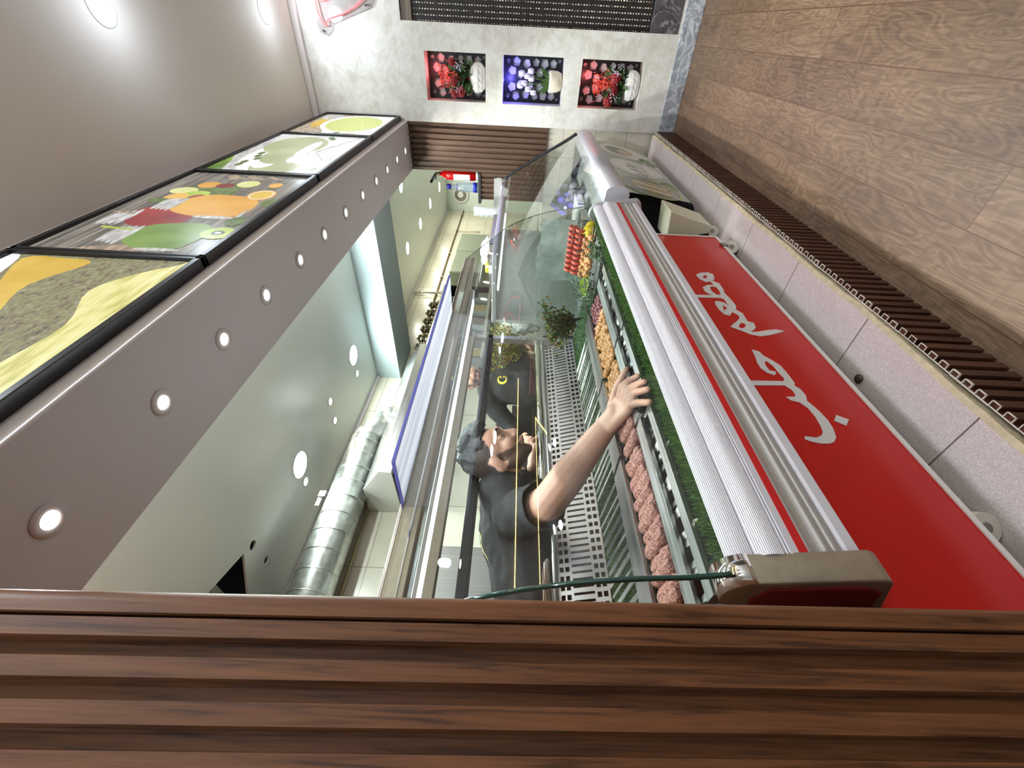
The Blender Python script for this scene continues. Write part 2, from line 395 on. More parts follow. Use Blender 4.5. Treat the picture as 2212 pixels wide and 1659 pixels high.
struct(B(XW, 2.6, YF-.006, YF+.28, 0, .12).build('baseboard_far', M['marble'], bevel=.003))
struct(B(XW, 2.6, YF-.035, YF-.001, 2.755, 2.8).build('trim_1', M['trimwhite'], bevel=.006))
o = MB(); o.face([(XW, -2, 2.8), (2.6, -2, 2.8), (2.6, YF+.3, 2.8), (XW, YF+.3, 2.8)]); struct(o.build('ceiling', M['cust_ceiling']))
struct(B(2.6, 2.7, -2, YF+.3, 0, 2.8).build('wall_right', M['plaster']))
struct(B(-.5, 2.7, -2.1, -2, 0, 2.8).build('wall_back', M['plaster']))
# soffit over the counter (solid bulkhead) + trim under the light boxes
struct(B(-.94, XW, .02, YF, 2.08, 2.82).build('wall_soffit', M['fascia']))
o = MB(); pts = []
for i in range(60):
    y = .05 + i*(3.75/59); pts.append((XW-.001, y, 2.083 + .0015*noise.noise(Vector((y*9, 0, 0)))))
o.tube(pts, .0045, 6); struct(o.build('trim_2', M['trimwhite']))
# far room strip: tiled wall beyond the counters, under the slatted partition
struct(B(-1.45, XW, YF+.03, YF+.13, .0, .98).build('wall_behind_counter', M['ftile']))
# window: marble lining, timber head, woven blind
w = MB(); x0, x1, z0, z1 = win
w.box(x0, x1, YF+.27, YF+.29, z0, z1)
wroot = struct(w.build('window_1', M['blackm']))
B(x0+.001, x1, YF+.002, YF+.26, z0+.001, .33).build('window_sill', M['marble_dark'], wroot, bevel=.002)
B(x0+.001, x1, YF+.02, YF+.20, z1-.075, z1-.001).build('window_head', wood('weathered_timber_head', (62, 50, 42), (120, 104, 88), 'x'), wroot)
bl = B(x0+.004, x1, YF+.035, YF+.045, .335, z1-.078).build('woven_cane_blind', M['weave'])
tag(bl, 'dark woven cane blind filling the tall window opening in the plaster wall', 'blind')

# ---------------------------------------------------------------- niches: lattice, LED light, flowers
def lattice(parent, n):
    x0, x1, z0, z1 = n; y = YF+.135
    B(x0+.001, x1-.001, y+.02, y+.03, z0+.001, z1-.001).build('niche_back_board', pbr('white_niche_board', (225, 225, 228), .6), parent)
    cx, cz = (x0+x1)/2, (z0+z1)/2
    holes = []
    def pent(px, pz, r, a, k=5, sq=1):
        h = [(px + r*math.cos(a+2*PI*i/k)*sq, pz + r*math.sin(a+2*PI*i/k)) for i in range(k)]
        if all(x0+.006 < q[0] < x1-.006 and z0+.006 < q[1] < z1-.006 for q in h): holes.append(h)
    for sx in (-1, 1):
        for (dx, dz, r, a) in tuple((q[0], q[1], q[2]*1.22, q[3]) for q in ((.048, .155, .027, PI/2), (.105, .125, .026, 0), (.105, .185, .014, 0), (.03, .095, .024, -PI/2), (.095, .05, .026, PI), (.04, .02, .024, PI/2), (.105, -.02, .022, 0), (.045, -.055, .026, -PI/2), (.1, -.085, .026, PI), (.035, -.125, .026, PI/2), (.1, -.15, .024, 0), (.05, -.185, .015, PI/2), (.118, -.195, .01, 0))):
            pent(cx+sx*dx, cz+dz, r, a if sx > 0 else PI-a, 5)
    L = MB(); L.plate(rect(x0+.001, x1-.001, z0+.001, z1-.001), holes, lambda a, b: (a, y, b), .008, (0, 1, 0))
    L.build('lattice_screen', M['black'], parent)
NN = [('top', (255, 60, 60)), ('middle', (60, 50, 255)), ('bottom', (255, 70, 80))]
for (nm, c), n in zip(NN, niches):
    t = thing('niche_lattice', 'black geometric lattice panel in the %s wall niche, lit %s' % (nm, 'blue' if nm == 'middle' else 'red'), 'lattice panel', ((n[0]+n[1])/2, YF+.13, n[2]), 'lattice panels in the wall niches')
    before = set(bpy.data.objects); r = bpy.data.objects.new('tmp', None)
    class _P: pass
    lattice(None, n)
    for ob in [q for q in bpy.data.objects if q not in before and q.type == 'MESH']: adopt(t, ob)
    bpy.data.objects.remove(r)
    sp = thing('niche_light', 'tiny round %s spotlight set in the roof of the %s wall niche' % ('blue' if nm == 'middle' else 'red', nm), 'light', ((n[0]+n[1])/2, YF+.05, n[3]-.002))
    cc = tuple(x/255 for x in c)
    MB().lathe([(.012, 0), (.012, -.004), (.001, -.005)], seg=14).build('lamp_face', emit('led_'+nm, c, 6), sp)
    if nm == 'middle': lamp('niche_beam', 'POINT', (.0, .0, -.05), 1.3, (.14, .12, 1), sp, .01)
    else: lamp('niche_beam', 'POINT', (.04, .0, -.05), .36, (1, .16, .18), sp, .01)
M['leaf'] = pbr('dark_green_leaf', (38, 62, 34), .5, 0, .3, 30)
M['leaf2'] = pbr('mid_green_leaf', (70, 98, 50), .5, 0, .3, 30)
M['rose'] = pbr('crimson_rose', (128, 12, 20), .6, 0, .25, 40)
M['pinkfl'] = pbr('coral_filler_flower', (226, 84, 70), .6, 0, .2, 60)
M['whitefl'] = pbr('white_petal', (216, 208, 236), .6)
M['ceramic'] = pbr('white_faceted_ceramic', (232, 230, 228), .35)
M['stone'] = pbr('cream_cracked_ceramic', (226, 214, 196), .5, 0, .08, 12, .3, 14)
def rose(mb, c, r, face=Vector((0, -1, .2))):
    z = face.normalized(); x = z.orthogonal().normalized(); y = z.cross(x); c = Vector(c)
    for ring, (rr, cnt, h) in enumerate(((.95, 6, -.2), (.68, 5, .05), (.42, 4, .25), (.2, 3, .4))):
        for k in range(cnt):
            a = 2*PI*k/cnt + ring*.7
            d = x*math.cos(a)+y*math.sin(a); tt = z.cross(d)
            Mx = Matrix((tt, d*.9+z*.45, z*.9-d*.45)).transposed()
            mb.ell(c + d*r*rr*.62 + z*r*h, (r*.48*(rr+.25), r*.34, r*.16), Mx, 8, 6)
def leaf(mb, p, d, L, wd):
    p = Vector(p); d = Vector(d).normalized(); s = d.cross(Vector((0, -1, .3))).normalized(); n = s.cross(d)
    q = [p, p+d*L*.3+s*wd*.5+n*.1*L, p+d*L*.7+s*wd*.4+n*.1*L, p+d*L, p+d*L*.7-s*wd*.4+n*.1*L, p+d*L*.3-s*wd*.5+n*.1*L]
    m1 = p+d*L*.5-n*.02*L
    vs = [mb.bm.verts.new(v) for v in q]; c = mb.bm.verts.new(m1)
    for i in range(6): f = mb.bm.faces.new((vs[i], vs[(i+1) % 6], c)); f.smooth = True; f.material_index = mb.mi
def flowers_red(n, label, roses, seed):
    random.seed(seed); x0, x1, z0, z1 = n; cx = (x0+x1)/2; y = YF+.06
    t = thing('flower_arrangement', label, 'flowers', (cx, y, z0), 'red flower arrangements in the niches')
    v = MB(); rings = []
    for i, (r, z) in enumerate(((.036, 0), (.066, .008), (.090, .032), (.099, .060), (.092, .090), (.066, .112), (.044, .118))):
        rings.append([(r*math.cos(2*PI*(k+.5*(i % 2))/13), r*.62*math.sin(2*PI*(k+.5*(i % 2))/13), z) for k in range(13)])
    v.ring_sweep(rings, smooth=False); v.build('vase', M['ceramic'], t)
    g = MB()
    for k in range(120):
        a = random.uniform(0, 2*PI); h = random.uniform(.1, .25); r = random.uniform(.0, .09)
        leaf(g, (r*math.cos(a), r*.45*math.sin(a)-.01, h), (math.cos(a), random.uniform(-.9, .1), random.uniform(-.3, .9)), random.uniform(.035, .065), random.uniform(.022, .040)); g.mi = k % 2
    g.build('leaves', [M['leaf'], M['leaf2']], t)
    for (dx, dz, r) in roses:
        m = MB(); rose(m, (dx, -.055, dz), r); m.build('rose', M['rose'], t)
    m = MB()
    for k in range(150):
        a = random.gauss(0, .035); b = random.uniform(.2, .35)
        m.ell((a, -.03+random.uniform(-.03, .03), b), (.004, .004, .008), None, 5, 4)
    for k in range(26):
        a = random.gauss(0, .03); m.tube([(a*.3, 0, .12), (a, -.03, .24), (a*1.6, -.035, random.uniform(.28, .36))], .0013, 4)
    m.build('coral_sprays', M['pinkfl'], t)
    m = MB()
    for k in range(60):
        cxx = random.choice((-.07, .06, .085)); m.ell((cxx+random.gauss(0, .016), -.07+random.uniform(-.01, .01), random.gauss(.19, .02)), (.0035, .0035, .0035), None, 5, 4)
    m.build('white_sprays', M['whitefl'], t)
flowers_red(niches[0], 'red flower arrangement in faceted white vase in the topmost wall niche', [(-.085, .19, .042), (-.02, .235, .03), (.09, .245, .03), (-.1, .235, .032)], 3)
flowers_red(niches[2], 'red rose arrangement in faceted white vase in the lowest wall niche', [(.045, .19, .042), (-.03, .2, .044), (-.1, .225, .042)], 5)
def flowers_white():
    random.seed(4); n = niches[1]; cx = (n[0]+n[1])/2; y = YF+.06
    t = thing('flower_arrangement', 'white tulips in cream cracked vase in the middle niche, under blue light', 'flowers', (cx, y, n[2]))
    MB().lathe([(.03, 0), (.055, .012), (.066, .04), (.07, .085), (.068, .1), (.06, .1), (.058, .085)], seg=26).build('vase', M['stone'], t)
    g = MB()
    for k in range(9):
        a = random.uniform(-1, 1); leaf(g, (a*.02, -.01, .09), (a*1.3, -.25, 1), random.uniform(.07, .11), .024)
    heads = [(-.05, .24), (-.015, .27), (.03, .25), (.06, .225), (-.07, .2), (.015, .22), (-.03, .3), (.045, .29)]
    for hx, hz in heads: g.tube([(hx*.2, 0, .09), (hx*.7, -.02, hz*.7), (hx, -.03, hz)], .0022, 5)
    g.build('stems', M['leaf2'], t)
    for hx, hz in heads:
        m = MB()
        for k in range(4):
            a = k*PI/2+hx*9; m.ell((hx+.009*math.cos(a), -.032+.009*math.sin(a), hz+.012), (.011, .011, .024), None, 8, 6)
        m.build('tulip', M['whitefl'], t)
flowers_white()

# ---------------------------------------------------------------- neon sign on the far wall
def neon():
    t = thing('neon_sign', 'red neon sign on clear acrylic board high on the plaster wall', 'neon sign', (.1, YF-.02, 2.5))
    y = -.006
    def L(pts): return [(x-.1, y, z-2.5) for x, z in pts]
    nm = emit('red_neon', (255, 60, 70), 1.6, (255, 120, 120))
    MB().tube(L([(.3, 2.8-.02), (.09, 2.612), (.012, 2.606), (-.046, 2.586), (-.044, 2.56), (-.03, 2.566), (-.008, 2.54), (.02, 2.44), (.06, 2.35), (.12, 2.26), (.2, 2.2), (.34, 2.3), (.42, 2.5)]), .0046, 8).build('neon_tube', nm, t)
    MB().tube(L([(.3, 2.70), (.12, 2.60), (.075, 2.575), (.09, 2.52), (.2, 2.46), (.3, 2.5)]), .0046, 8).build('neon_tube', nm, t)
    outl = [(-.085, 2.62), (-.1, 2.57), (-.07, 2.53), (-.035, 2.52), (.02, 2.36), (.06, 2.24), (.12, 2.2), (.3, 2.14), (.45, 2.3), (.45, 2.6), (.3, 2.74), (.06, 2.65)]
    MB().plate([(a-.1, b-2.5) for a, b in outl], [], lambda a, b: (a, .008, b), .004, (0, 1, 0)).build('acrylic_board', glass('acrylic', (240, 240, 240), .8), t)
    MB().tube([(a-.1, .01, b-2.5) for a, b in outl], .0014, 4, True).build('board_edge', pbr('acrylic_edge', (120, 112, 116), .3), t)
    for q in ((-.075, 2.6), (.07, 2.28)): MB().cyl((q[0]-.1, .018, q[1]-2.5), (q[0]-.1, -.004, q[1]-2.5), .005).build('standoff', M['dark'], t)
    s = thing('white_bar', 'short glowing white bar beside the neon sign', 'light', (.02, YF-.02, 2.68))
    MB().cyl((.12, 0, .0), (.0, 0, -.038), .017).build('tube', emit('glowing_white_bar', (255, 255, 255), 3), s)  # bar that glows white by its material
neon()

# ---------------------------------------------------------------- kitchen shell
kz = 2.51
struct(B(-2.82, -2.72, -.4, 8.3, 0, kz).build('wall_kitchen_tiled', M['ktile']))
struct(B(-2.72, XW, 8.25, 8.35, 0, kz).build('wall_kitchen_end', pbr('white_end_wall', (214, 226, 222), .5)))
def circ(cx, cy, r, n=20): return [(cx+r*math.cos(2*PI*i/n), cy+r*math.sin(2*PI*i/n)) for i in range(n)]
holes = [[(-2.10, 1.035), (-2.30, .93), (-2.52, .84), (-2.13, .70), (-2.0, .80)], circ(-2.14, 1.10, .026), circ(-2.33, 1.115, .022)]
o = MB(); o.plate(rect(-2.72, -.94, -.4, 8.25), holes, lambda a, b: (a, b, kz), .012, (0, 0, 1)); struct(o.build('ceiling_kitchen', M['kit_ceiling']))
struct(B(-2.72, -.94, -.4, 8.25, kz+.16, kz+.18).build('ceiling_void', M['blackm']))
struct(B(-2.72, -2.69, -.4, 3.19, kz-.03, kz).build('trim_3', M['trimwhite'])); struct(B(-2.72, -2.69, 3.71, 8.25, kz-.03, kz).build('trim_4', M['trimwhite']))
struct(B(-2.72, -.94, 3.2, 3.7, 2.28, kz).build('ceiling_beam', M['beam']))
struct(B(-.94, -.84, YF+.1, 8.25, 0, 2.82).build('wall_kitchen_right', M['plaster_white']))
B(-2.35, -2.1, .82, .88, kz+.06, kz+.1).build('conduit', M['steel_dark']); tag(bpy.data.objects['conduit'], 'metal conduit glimpsed inside the torn black hole in the kitchen ceiling', 'conduit')

# slatted partition beyond the counter (slats are surface pattern of one board)
def slat_board(segs, base_y, face=-1):
    m = MB()
    return m
p = MB(); prof_up = []
def slats_y(m, x0, x1, z0, z1, y, pitch=.0402, w=.022, d=.016):
    m.box(x0, x1, y+d, y+d+.012, z0, z1); k = x1
    while k > x0+.004:
        a = max(x0, k-w); m.box(a, k, y, y+d, z0, z1); k -= pitch
slats_y(p, -.94, XW, .978, 2.08, YF); slats_y(p, -1.15, -.941, .978, 1.51, YF)
p.box(-.94, XW, YF+.02, YF+.1, .98, 2.08); p.box(-1.15, -.94, YF+.02, YF+.1, .98, 1.51)
struct(p.build('wall_slatted_far', M['walnut_bg']))
sh = B(-1.185, -.943, YF-.01, YF+.24, 1.508, 1.534).build('black_shelf', M['dark'], bevel=.004); tag(sh, 'black shelf board capping the low slatted partition', 'shelf')

# near slatted wall, end board towards the counter; leans a little like in the photo
def near_wall():
    m = MB(); x = -.55
    def sl(y0, y1, d0, d1):   # ridge from y0 to y1 with front at d0, back d1; slight lean
        lean = lambda y, z: y - .0183*(z-1.18)
        ys = [(y0, d1), (y0+.0015, d0), (y1-.0015, d0), (y1, d1)]
        R = []
        for z in (0, 2.8):
            R.append([m.bm.verts.new((x+a, lean(b, z), z)) for b, a in ys])
        for i in range(3): m.bm.faces.new((R[0][i], R[0][i+1], R[1][i+1], R[1][i]))
    # rounded end board
    n = 8; prev = None; R = [[], []]
    for i in range(n+1):
        a = PI/2*i/n; yy = .213+.016*math.sin(a); xx = x+.004-.016*(1-math.cos(a))
        for k, z in enumerate((0, 2.8)): R[k].append(m.bm.verts.new((xx, yy-.0183*(z-1.18), z)))
    for k, z in enumerate((0, 2.8)): R[k].insert(0, m.bm.verts.new((x+.004, .2005-.0183*(z-1.18), z))); R[k].insert(0, m.bm.verts.new((x-.02, .2-.0183*(z-1.18), z))); R[k].append(m.bm.verts.new((x-.3, .229-.0183*(z-1.18), z)))
    for i in range(len(R[0])-1): f = m.bm.faces.new((R[0][i], R[0][i+1], R[1][i+1], R[1][i])); f.smooth = 2 <= i < len(R[0])-2
    y = .198
    for i in range(16):
        sl(y-.0228, y, 0, -.016)
        a, b = y-.0228-.0172, y-.0228
        q = [(x-.016, a), (x-.016, b)]
        vs = [m.bm.verts.new((q[j][0], q[j][1]-.0183*(z-1.18), z)) for j, z in ((0, 0), (1, 0), (1, 2.8), (0, 2.8))]
        m.bm.faces.new(vs); y -= .04
    m.box(-2.7, -.58, -.5, .19, 0, 2.8)
    return struct(m.build('wall_slatted_near', M['walnut'], fix=False))
near_wall()

# plinth under the counters and its slatted front
pl = MB(); random.seed(2)
N = 90; top = []
ys = [.0 + i*(3.78/N) for i in range(N+1)]
def edge(y): return XW - .004 + .010*noise.noise(Vector((y*2.3, 1, 0))) + .005*noise.noise(Vector((y*11, 2, 0)))
for i in range(N):
    y0, y1 = ys[i], ys[i+1]
    pl.face([(-1.5, y0, .16), (edge(y0)-.014, y0, .16), (edge(y1)-.014, y1, .16), (-1.5, y1, .16)])
pl.mi = 1
for i in range(N):
    y0, y1 = ys[i], ys[i+1]; e0, e1 = edge(y0), edge(y1)
    pl.face([(e0-.014, y0, .16), (e0, y0, .155), (e1, y1, .155), (e1-.014, y1, .16)])
    pl.face([(e0, y0, .155), (e0-.004, y0, .0), (e1-.004, y1, .0), (e1, y1, .155)])
pl.mi = 0; pl.face([(-1.5, 0, 0), (-1.5, 3.8, 0), (-1.5, 3.8, .16), (-1.5, 0, .16)])
struct(pl.build('floor_plinth', [M['ledge'], pbr('rough_cut_mortar', (196, 180, 150), .9, 0, .2, 40, .6, 60)], fix=False))
sk = MB(); y = .2
white_tops = MB()
while y < 3.78:
    sk.box(XW+.006, XW+.0185, y, y+.0205, .001, .147); sk.box(XW+.0045, XW+.006, y, y+.036, .001, .147)
    # hollow pvc ends seen on top, pale rim
    zt = .147+random.uniform(0, .004)
    white_tops.box(XW+.0050, XW+.0195, y-.0005, y+.0012, .1465, zt+.001); white_tops.box(XW+.0050, XW+.0195, y+.0193, y+.021, .1465, zt+.001)
    white_tops.box(XW+.018, XW+.0195, y, y+.0205, .1465, zt+.001); white_tops.box(XW+.003, XW+.0052, y-.018, y+.0205, .1465, zt)
    y += .0362
struct(sk.build('trim_plinth_slats', M['ledgewood'])); struct(white_tops.build('trim_plinth_slat_ends', pbr('raw_white_pvc_ends', (225, 218, 205), .6)))
dk = MB().lathe([(.013, 0), (.013, .006), (.001, .007)], (-.752, .978, .16), 16).build('bolt_cap', pbr('brown_cap', (74, 58, 44), .5)); tag(dk, 'small round brown cap on the pale plinth beside the red counter', 'cap')

# ---------------------------------------------------------------- lights: soffit, customer ceiling, kitchen
FACE = emit('warm_white_lamp', (255, 252, 245), 14); FACE_B = emit('cool_white_lamp', (250, 255, 255), 22)
def downlight(name, label, cat, loc, r, power, color, group, face=FACE, ring=1.9, ringmat=None, point=0, spread=None):
    t = thing(name, label, cat, loc, group)
    MB().lathe([(r, .0), (r*1.05, -.004), (r*ring, -.003), (r*ring, 0)], seg=28).build('trim_ring', ringmat or M['fascia'], t)
    MB().lathe([(r*.99, -.0015), (.001, -.002)], seg=24).build('lamp_face', face, t)
    l = lamp('lamp_beam', 'AREA', (0, 0, -.008), power, color, t, r*1.8, spread=spread)
    if point: lamp('ceiling_fill', 'POINT', (0, 0, -.17), point, color, t, .05)  # unseen fill hung below the lamp to brighten the ceiling
    return t
first = None
sy = [.427, .762, 1.047, 1.325, 1.623, 1.899, 2.2, 2.496, 2.786, 3.058, 3.342, 3.618]
for i, y in enumerate(sy):
    lab = '%s small recessed spotlight of the soffit row, counted from the near slatted wall' % (ORD[i].capitalize() if i else 'Nearest')
    if i == 0: first = downlight('soffit_spotlight', lab, 'spotlight', (-.765, y, 2.08), .0185, P_SPOT, (1, .98, .96), 'spotlights along the soffit', spread=math.radians(115))
    else: dup(first, (-.765, y, 2.08), lab)
c0 = downlight('ceiling_downlight', 'round white downlight in the grey ceiling nearest the plaster wall', 'downlight', (.015, 3.40, 2.8), .055, P_CUST, (.76, .88, 1), 'round downlights in the grey ceiling', FACE_B, 1.25, M['white'], P_CUSTP)
for lab, loc in (('round white downlight in the grey ceiling, second from the plaster wall', (.0, 2.09, 2.8)), ('round white downlight in the grey ceiling, third from the plaster wall', (.0, .75, 2.8)),
                 ('round white downlight in the right row of the ceiling by the window', (2.1, 3.4, 2.8)), ('round white downlight in the right row of the ceiling, middle', (2.1, 2.3, 2.8)), ('round white downlight in the right row of the ceiling, rearmost', (2.1, .9, 2.8)), ('added unseen downlight behind the camera, left row', (.0, -.55, 2.8)), ('added unseen downlight behind the camera, right row', (2.1, -.5, 2.8))):  # last two are unseen, added to light the near end
    d = dup(c0, loc, lab)
    if loc[1] < 1:
        for ch in d.children:
            if ch.type == 'LIGHT': ch.data = ch.data.copy(); ch.data.energy *= 1.9
k0 = downlight('kitchen_light', 'large round light in kitchen ceiling above the duct damper, with a small lamp beside', 'light', (-2.19, 1.676, kz), .085, P_KBIG, (.86, 1, .95), 'large round lights in the kitchen ceiling', FACE_B, 1.05, M['white'])
dup(k0, (-2.15, 2.80, kz), 'large round light in kitchen ceiling close to the pale beam'); dup(k0, (-1.30, 1.60, kz), 'large round kitchen light half hidden by the soffit, nearer one'); dup(k0, (-1.30, 2.72, kz), 'large round kitchen light half hidden by the soffit, nearer the beam'); dup(k0, (-1.35, .44, kz), 'large round kitchen light peeping past the near slatted wall')
s0 = downlight('kitchen_spotlight', 'small warm kitchen spotlight beside the large light above the duct', 'spotlight', (-2.34, 1.655, kz), .026, P_KSMALL, (1, .95, .8), 'small kitchen ceiling spotlights', FACE, 1.35, M['white'])
dup(s0, (-2.33, 2.78, kz), 'small warm kitchen spotlight beside the large light near the beam'); dup(s0, (-2.16, 2.24, kz), 'small kitchen spotlight of the middle pair, away from the wall'); dup(s0, (-2.34, 2.22, kz), 'small kitchen spotlight of the middle pair, near the wall')
f0 = downlight('kitchen_far_light', 'round light in far kitchen ceiling, nearest beyond the beam', 'light', (-2.115, 4.95, kz), .075, P_KFAR, (1, .96, .8), 'lights of the far kitchen ceiling', FACE, 1.05, M['white'])
dup(f0, (-2.115, 5.79, kz), 'round light in far kitchen ceiling, second beyond the beam'); dup(f0, (-2.09, 6.58, kz), 'round light in far kitchen ceiling, third beyond the beam'); dup(f0, (-2.1, 7.48, kz), 'round light in far kitchen ceiling, beside the fire extinguisher'); dup(f0, (-1.41, 5.0, kz), 'round light in far kitchen ceiling peeping past the soffit')

LED = emit('warm_led_strip', (255, 228, 150), 16)
for lab, pts in (('long straight warm LED strip on the grey ceiling, mirrored in the counter glass', [(.75, .2, 2.79), (.75, 3.45, 2.79)]), ('long warm LED strip on the grey ceiling with a bent end', [(1.47, .2, 2.79), (1.47, 3.4, 2.79), (2.0, 3.55, 2.79)])):
    t = thing('led_strip_light', lab, 'strip light', pts[0], 'warm LED strips on the grey ceiling')
    MB().tube([tuple(a-b for a, b in zip(p, pts[0])) for p in pts], .011, 6).build('diffuser', LED, t)
    MB().box(-.014, .014, -.02, pts[1][1]-pts[0][1], .0012, .0098).build('profile', M['white'], t)
t = thing('wall_clock', 'round black-rimmed wall clock above the window, mirrored in the counter glass', 'clock', (1.55, YF-.03, 2.32))
MB().lathe([(.150, .028), (.150, 0), (.138, -.006), (.134, 0), (.134, .02)], seg=36, ax='y').build('rim', M['black'], t)
MB().lathe([(.134, .004), (.001, .003)], seg=30, ax='y').build('face', M['white'], t)
MB().box(-.003, .003, -.002, .0, -.01, .08).build('hand', M['black'], t); MB().box(-.06, .01, -.002, .0, -.003, .003).build('hand', M['black'], t)

# ---------------------------------------------------------------- backlit picture boxes on the fascia
def pic(name, cols, strength=1.0, scale=6, stretch=(1, 1, 1), rough=.6, dist=0, detail=4):
    t = NT(name); n = t.noise(t.co(stretch), scale, detail, rough, dist)
    cols = [tuple(.74*v+.26*(sum(c)/3)*1.05 for v in c) for c in cols]; st = [(.3+.4*i/max(1, len(cols)-1), lin(tuple(min(255, v) for v in c))) for i, c in enumerate(cols)]
    c = t.ramp(n, st); t.link(c, t.b.inputs['Emission Color']); t.b.inputs['Emission Strength'].default_value = strength*.72
    t.b.inputs['Base Color'].default_value = (.02, .02, .02, 1); t.b.inputs['Roughness'].default_value = .25; return t.m
def lightbox(label, y0, y1, paint):
    z0, z1 = 2.128, 2.702; xf = XW+.034
    t = thing('backlit_menu_box', label, 'light box', (XW, (y0+y1)/2, z0), 'backlit food picture boxes on the fascia')
    fr = MB(); g = .003; w_ = .018
    for a, b, c, d in ((y0+g, y1-g, z0, z0+w_), (y0+g, y1-g, z1-w_, z1), (y0+g, y0+g+w_*.7, z0, z1), (y1-g-w_*.7, y1-g, z0, z1)): fr.box(XW+.0005, xf, a, b, c, d)
    f = fr.build('frame', M['black'], None, bevel=.002); adopt(t, f)
    W_, H_ = (y1-y0-2*g-1.4*w_), (z1-z0-2*w_); Y0, Z0 = y0+g+.7*w_, z0+w_
    mats = []; m = MB(); lay = [0]
    def mi(mt):
        if mt not in mats: mats.append(mt)
        return mats.index(mt)
    def poly(mt, pts):
        m.mi = mi(mt); lay[0] += 1; x = xf-.012+lay[0]*.00006
        if 7 <= len(pts) < 20:
            n = len(pts); sm = []
            for i in range(n):
                p0, p1, p2, p3 = (pts[(i+k-1) % n] for k in range(4))
                for u in (0, .25, .5, .75): sm.append(tuple(.5*((2*p1[j])+(-p0[j]+p2[j])*u+(2*p0[j]-5*p1[j]+4*p2[j]-p3[j])*u*u+(-p0[j]+3*p1[j]-3*p2[j]+p3[j])*u**3) for j in (0, 1)))
            pts = sm
        cl = [(min(1, max(0, s)), min(1, max(0, q))) for s, q in pts]
        vs = [m.bm.verts.new((x, Y0+s*W_, Z0+q*H_)) for s, q in cl]
        es = [m.bm.edges.new((vs[i], vs[(i+1) % len(vs)])) for i in range(len(vs)) if (vs[i].co-vs[(i+1) % len(vs)].co).length > 1e-7]
        r = bmesh.ops.triangle_fill(m.bm, use_beauty=True, use_dissolve=False, edges=es)
        for ff in r['geom']:
            if isinstance(ff, bmesh.types.BMFace): ff.material_index = m.mi
    def ell(mt, c, r, n=26, rot=0):
        poly(mt, [(c[0]+(r[0]*math.cos(a)*math.cos(rot)-r[1]*math.sin(a)*math.sin(rot)), c[1]+(r[0]*math.cos(a)*math.sin(rot)*W_/H_+r[1]*math.sin(a)*math.cos(rot))) for a in [2*PI*i/n for i in range(n)]])
    paint(poly, ell)
    pc = m.build('picture', mats, None, fix=False); adopt(t, pc)
    return t
Q = dict(
 nut=pic('pistachio_crumbs', [(84, 74, 48), (150, 130, 100), (150, 160, 90), (190, 160, 160)], .9, 55, (1, 1, 1.6)),
 mango=pic('mango_slices', [(226, 170, 20), (250, 205, 60)], 1.0, 6), ice=pic('pistachio_cream', [(196, 186, 60), (236, 230, 130), (250, 240, 170)], 1.05, 14, (1, .5, 3)),
 white=pic('white_cream', [(225, 228, 226), (250, 250, 250)], 1.0, 4), wood=pic('grey_planks', [(70, 66, 60), (130, 122, 112), (176, 168, 150)], .85, 3, (1, 1, 22)),
 woodl=pic('warm_planks', [(120, 100, 80), (220, 190, 150)], .95, 3, (1, 1, 30)), green=pic('green_juice', [(86, 140, 40), (140, 180, 70)], 1.0, 5), red=pic('red_juice', [(140, 20, 30), (205, 60, 60)], 1.0, 5),
 orange=pic('orange_juice', [(240, 150, 20), (255, 190, 70)], 1.0, 5), kiwi=pic('kiwi_flesh', [(150, 190, 30), (200, 225, 70)], 1.0, 12), seed=pic('kiwi_seed', [(50, 60, 20), (90, 100, 30)], .8, 40),
 lime=pic('lemon_flesh', [(215, 220, 110), (240, 240, 160)], 1.0, 10), glassw=pic('jar_glass', [(150, 146, 140), (235, 235, 235)], .95, 18, (1, 1, 4)), leaf=pic('herb_green', [(70, 100, 40), (130, 160, 80)], .9, 40),
 sage=pic('sage_dip', [(168, 180, 120), (196, 204, 150)], .95, 5), cloth=pic('pale_linen', [(200, 208, 204), (240, 244, 240)], 1.0, 8, (1, 1, 2)), dkn=pic('straw_edge', [(90, 140, 40), (190, 220, 60)], .9, 8),
 pista=pic('ground_pistachio', [(170, 190, 60), (206, 220, 90), (224, 230, 120)], 1.05, 70), nuts2=pic('mixed_nuts', [(110, 90, 70), (190, 170, 140), (222, 206, 180)], .95, 40))
def p1(poly, ell):
    poly(Q['nut'], [(0, 0), (1, 0), (1, 1), (0, 1)])
    poly(Q['white'], [(0, .55), (.5, .5), (.75, .78), (.97, .92), (1, 1), (.85, 1), (.6, .8), (.3, .78), (0, .8)])
    poly(Q['mango'], [(0, .40), (.45, .34), (.64, .52), (.8, .62), (.96, .52), (.985, .7), (.97, .9), (.75, .72), (.52, .5), (0, .6)])
    poly(Q['nut'], [(0, .3), (.52, .3), (.8, .5), (.97, .4), (1, .0), (.9, .0), (.7, .18), (.3, .08), (0, 0)])
    poly(Q['ice'], [(0, 0), (0, .24), (.4, .2), (.6, .17), (.78, .3), (.9, .2), (.97, .06), (.97, 0)])
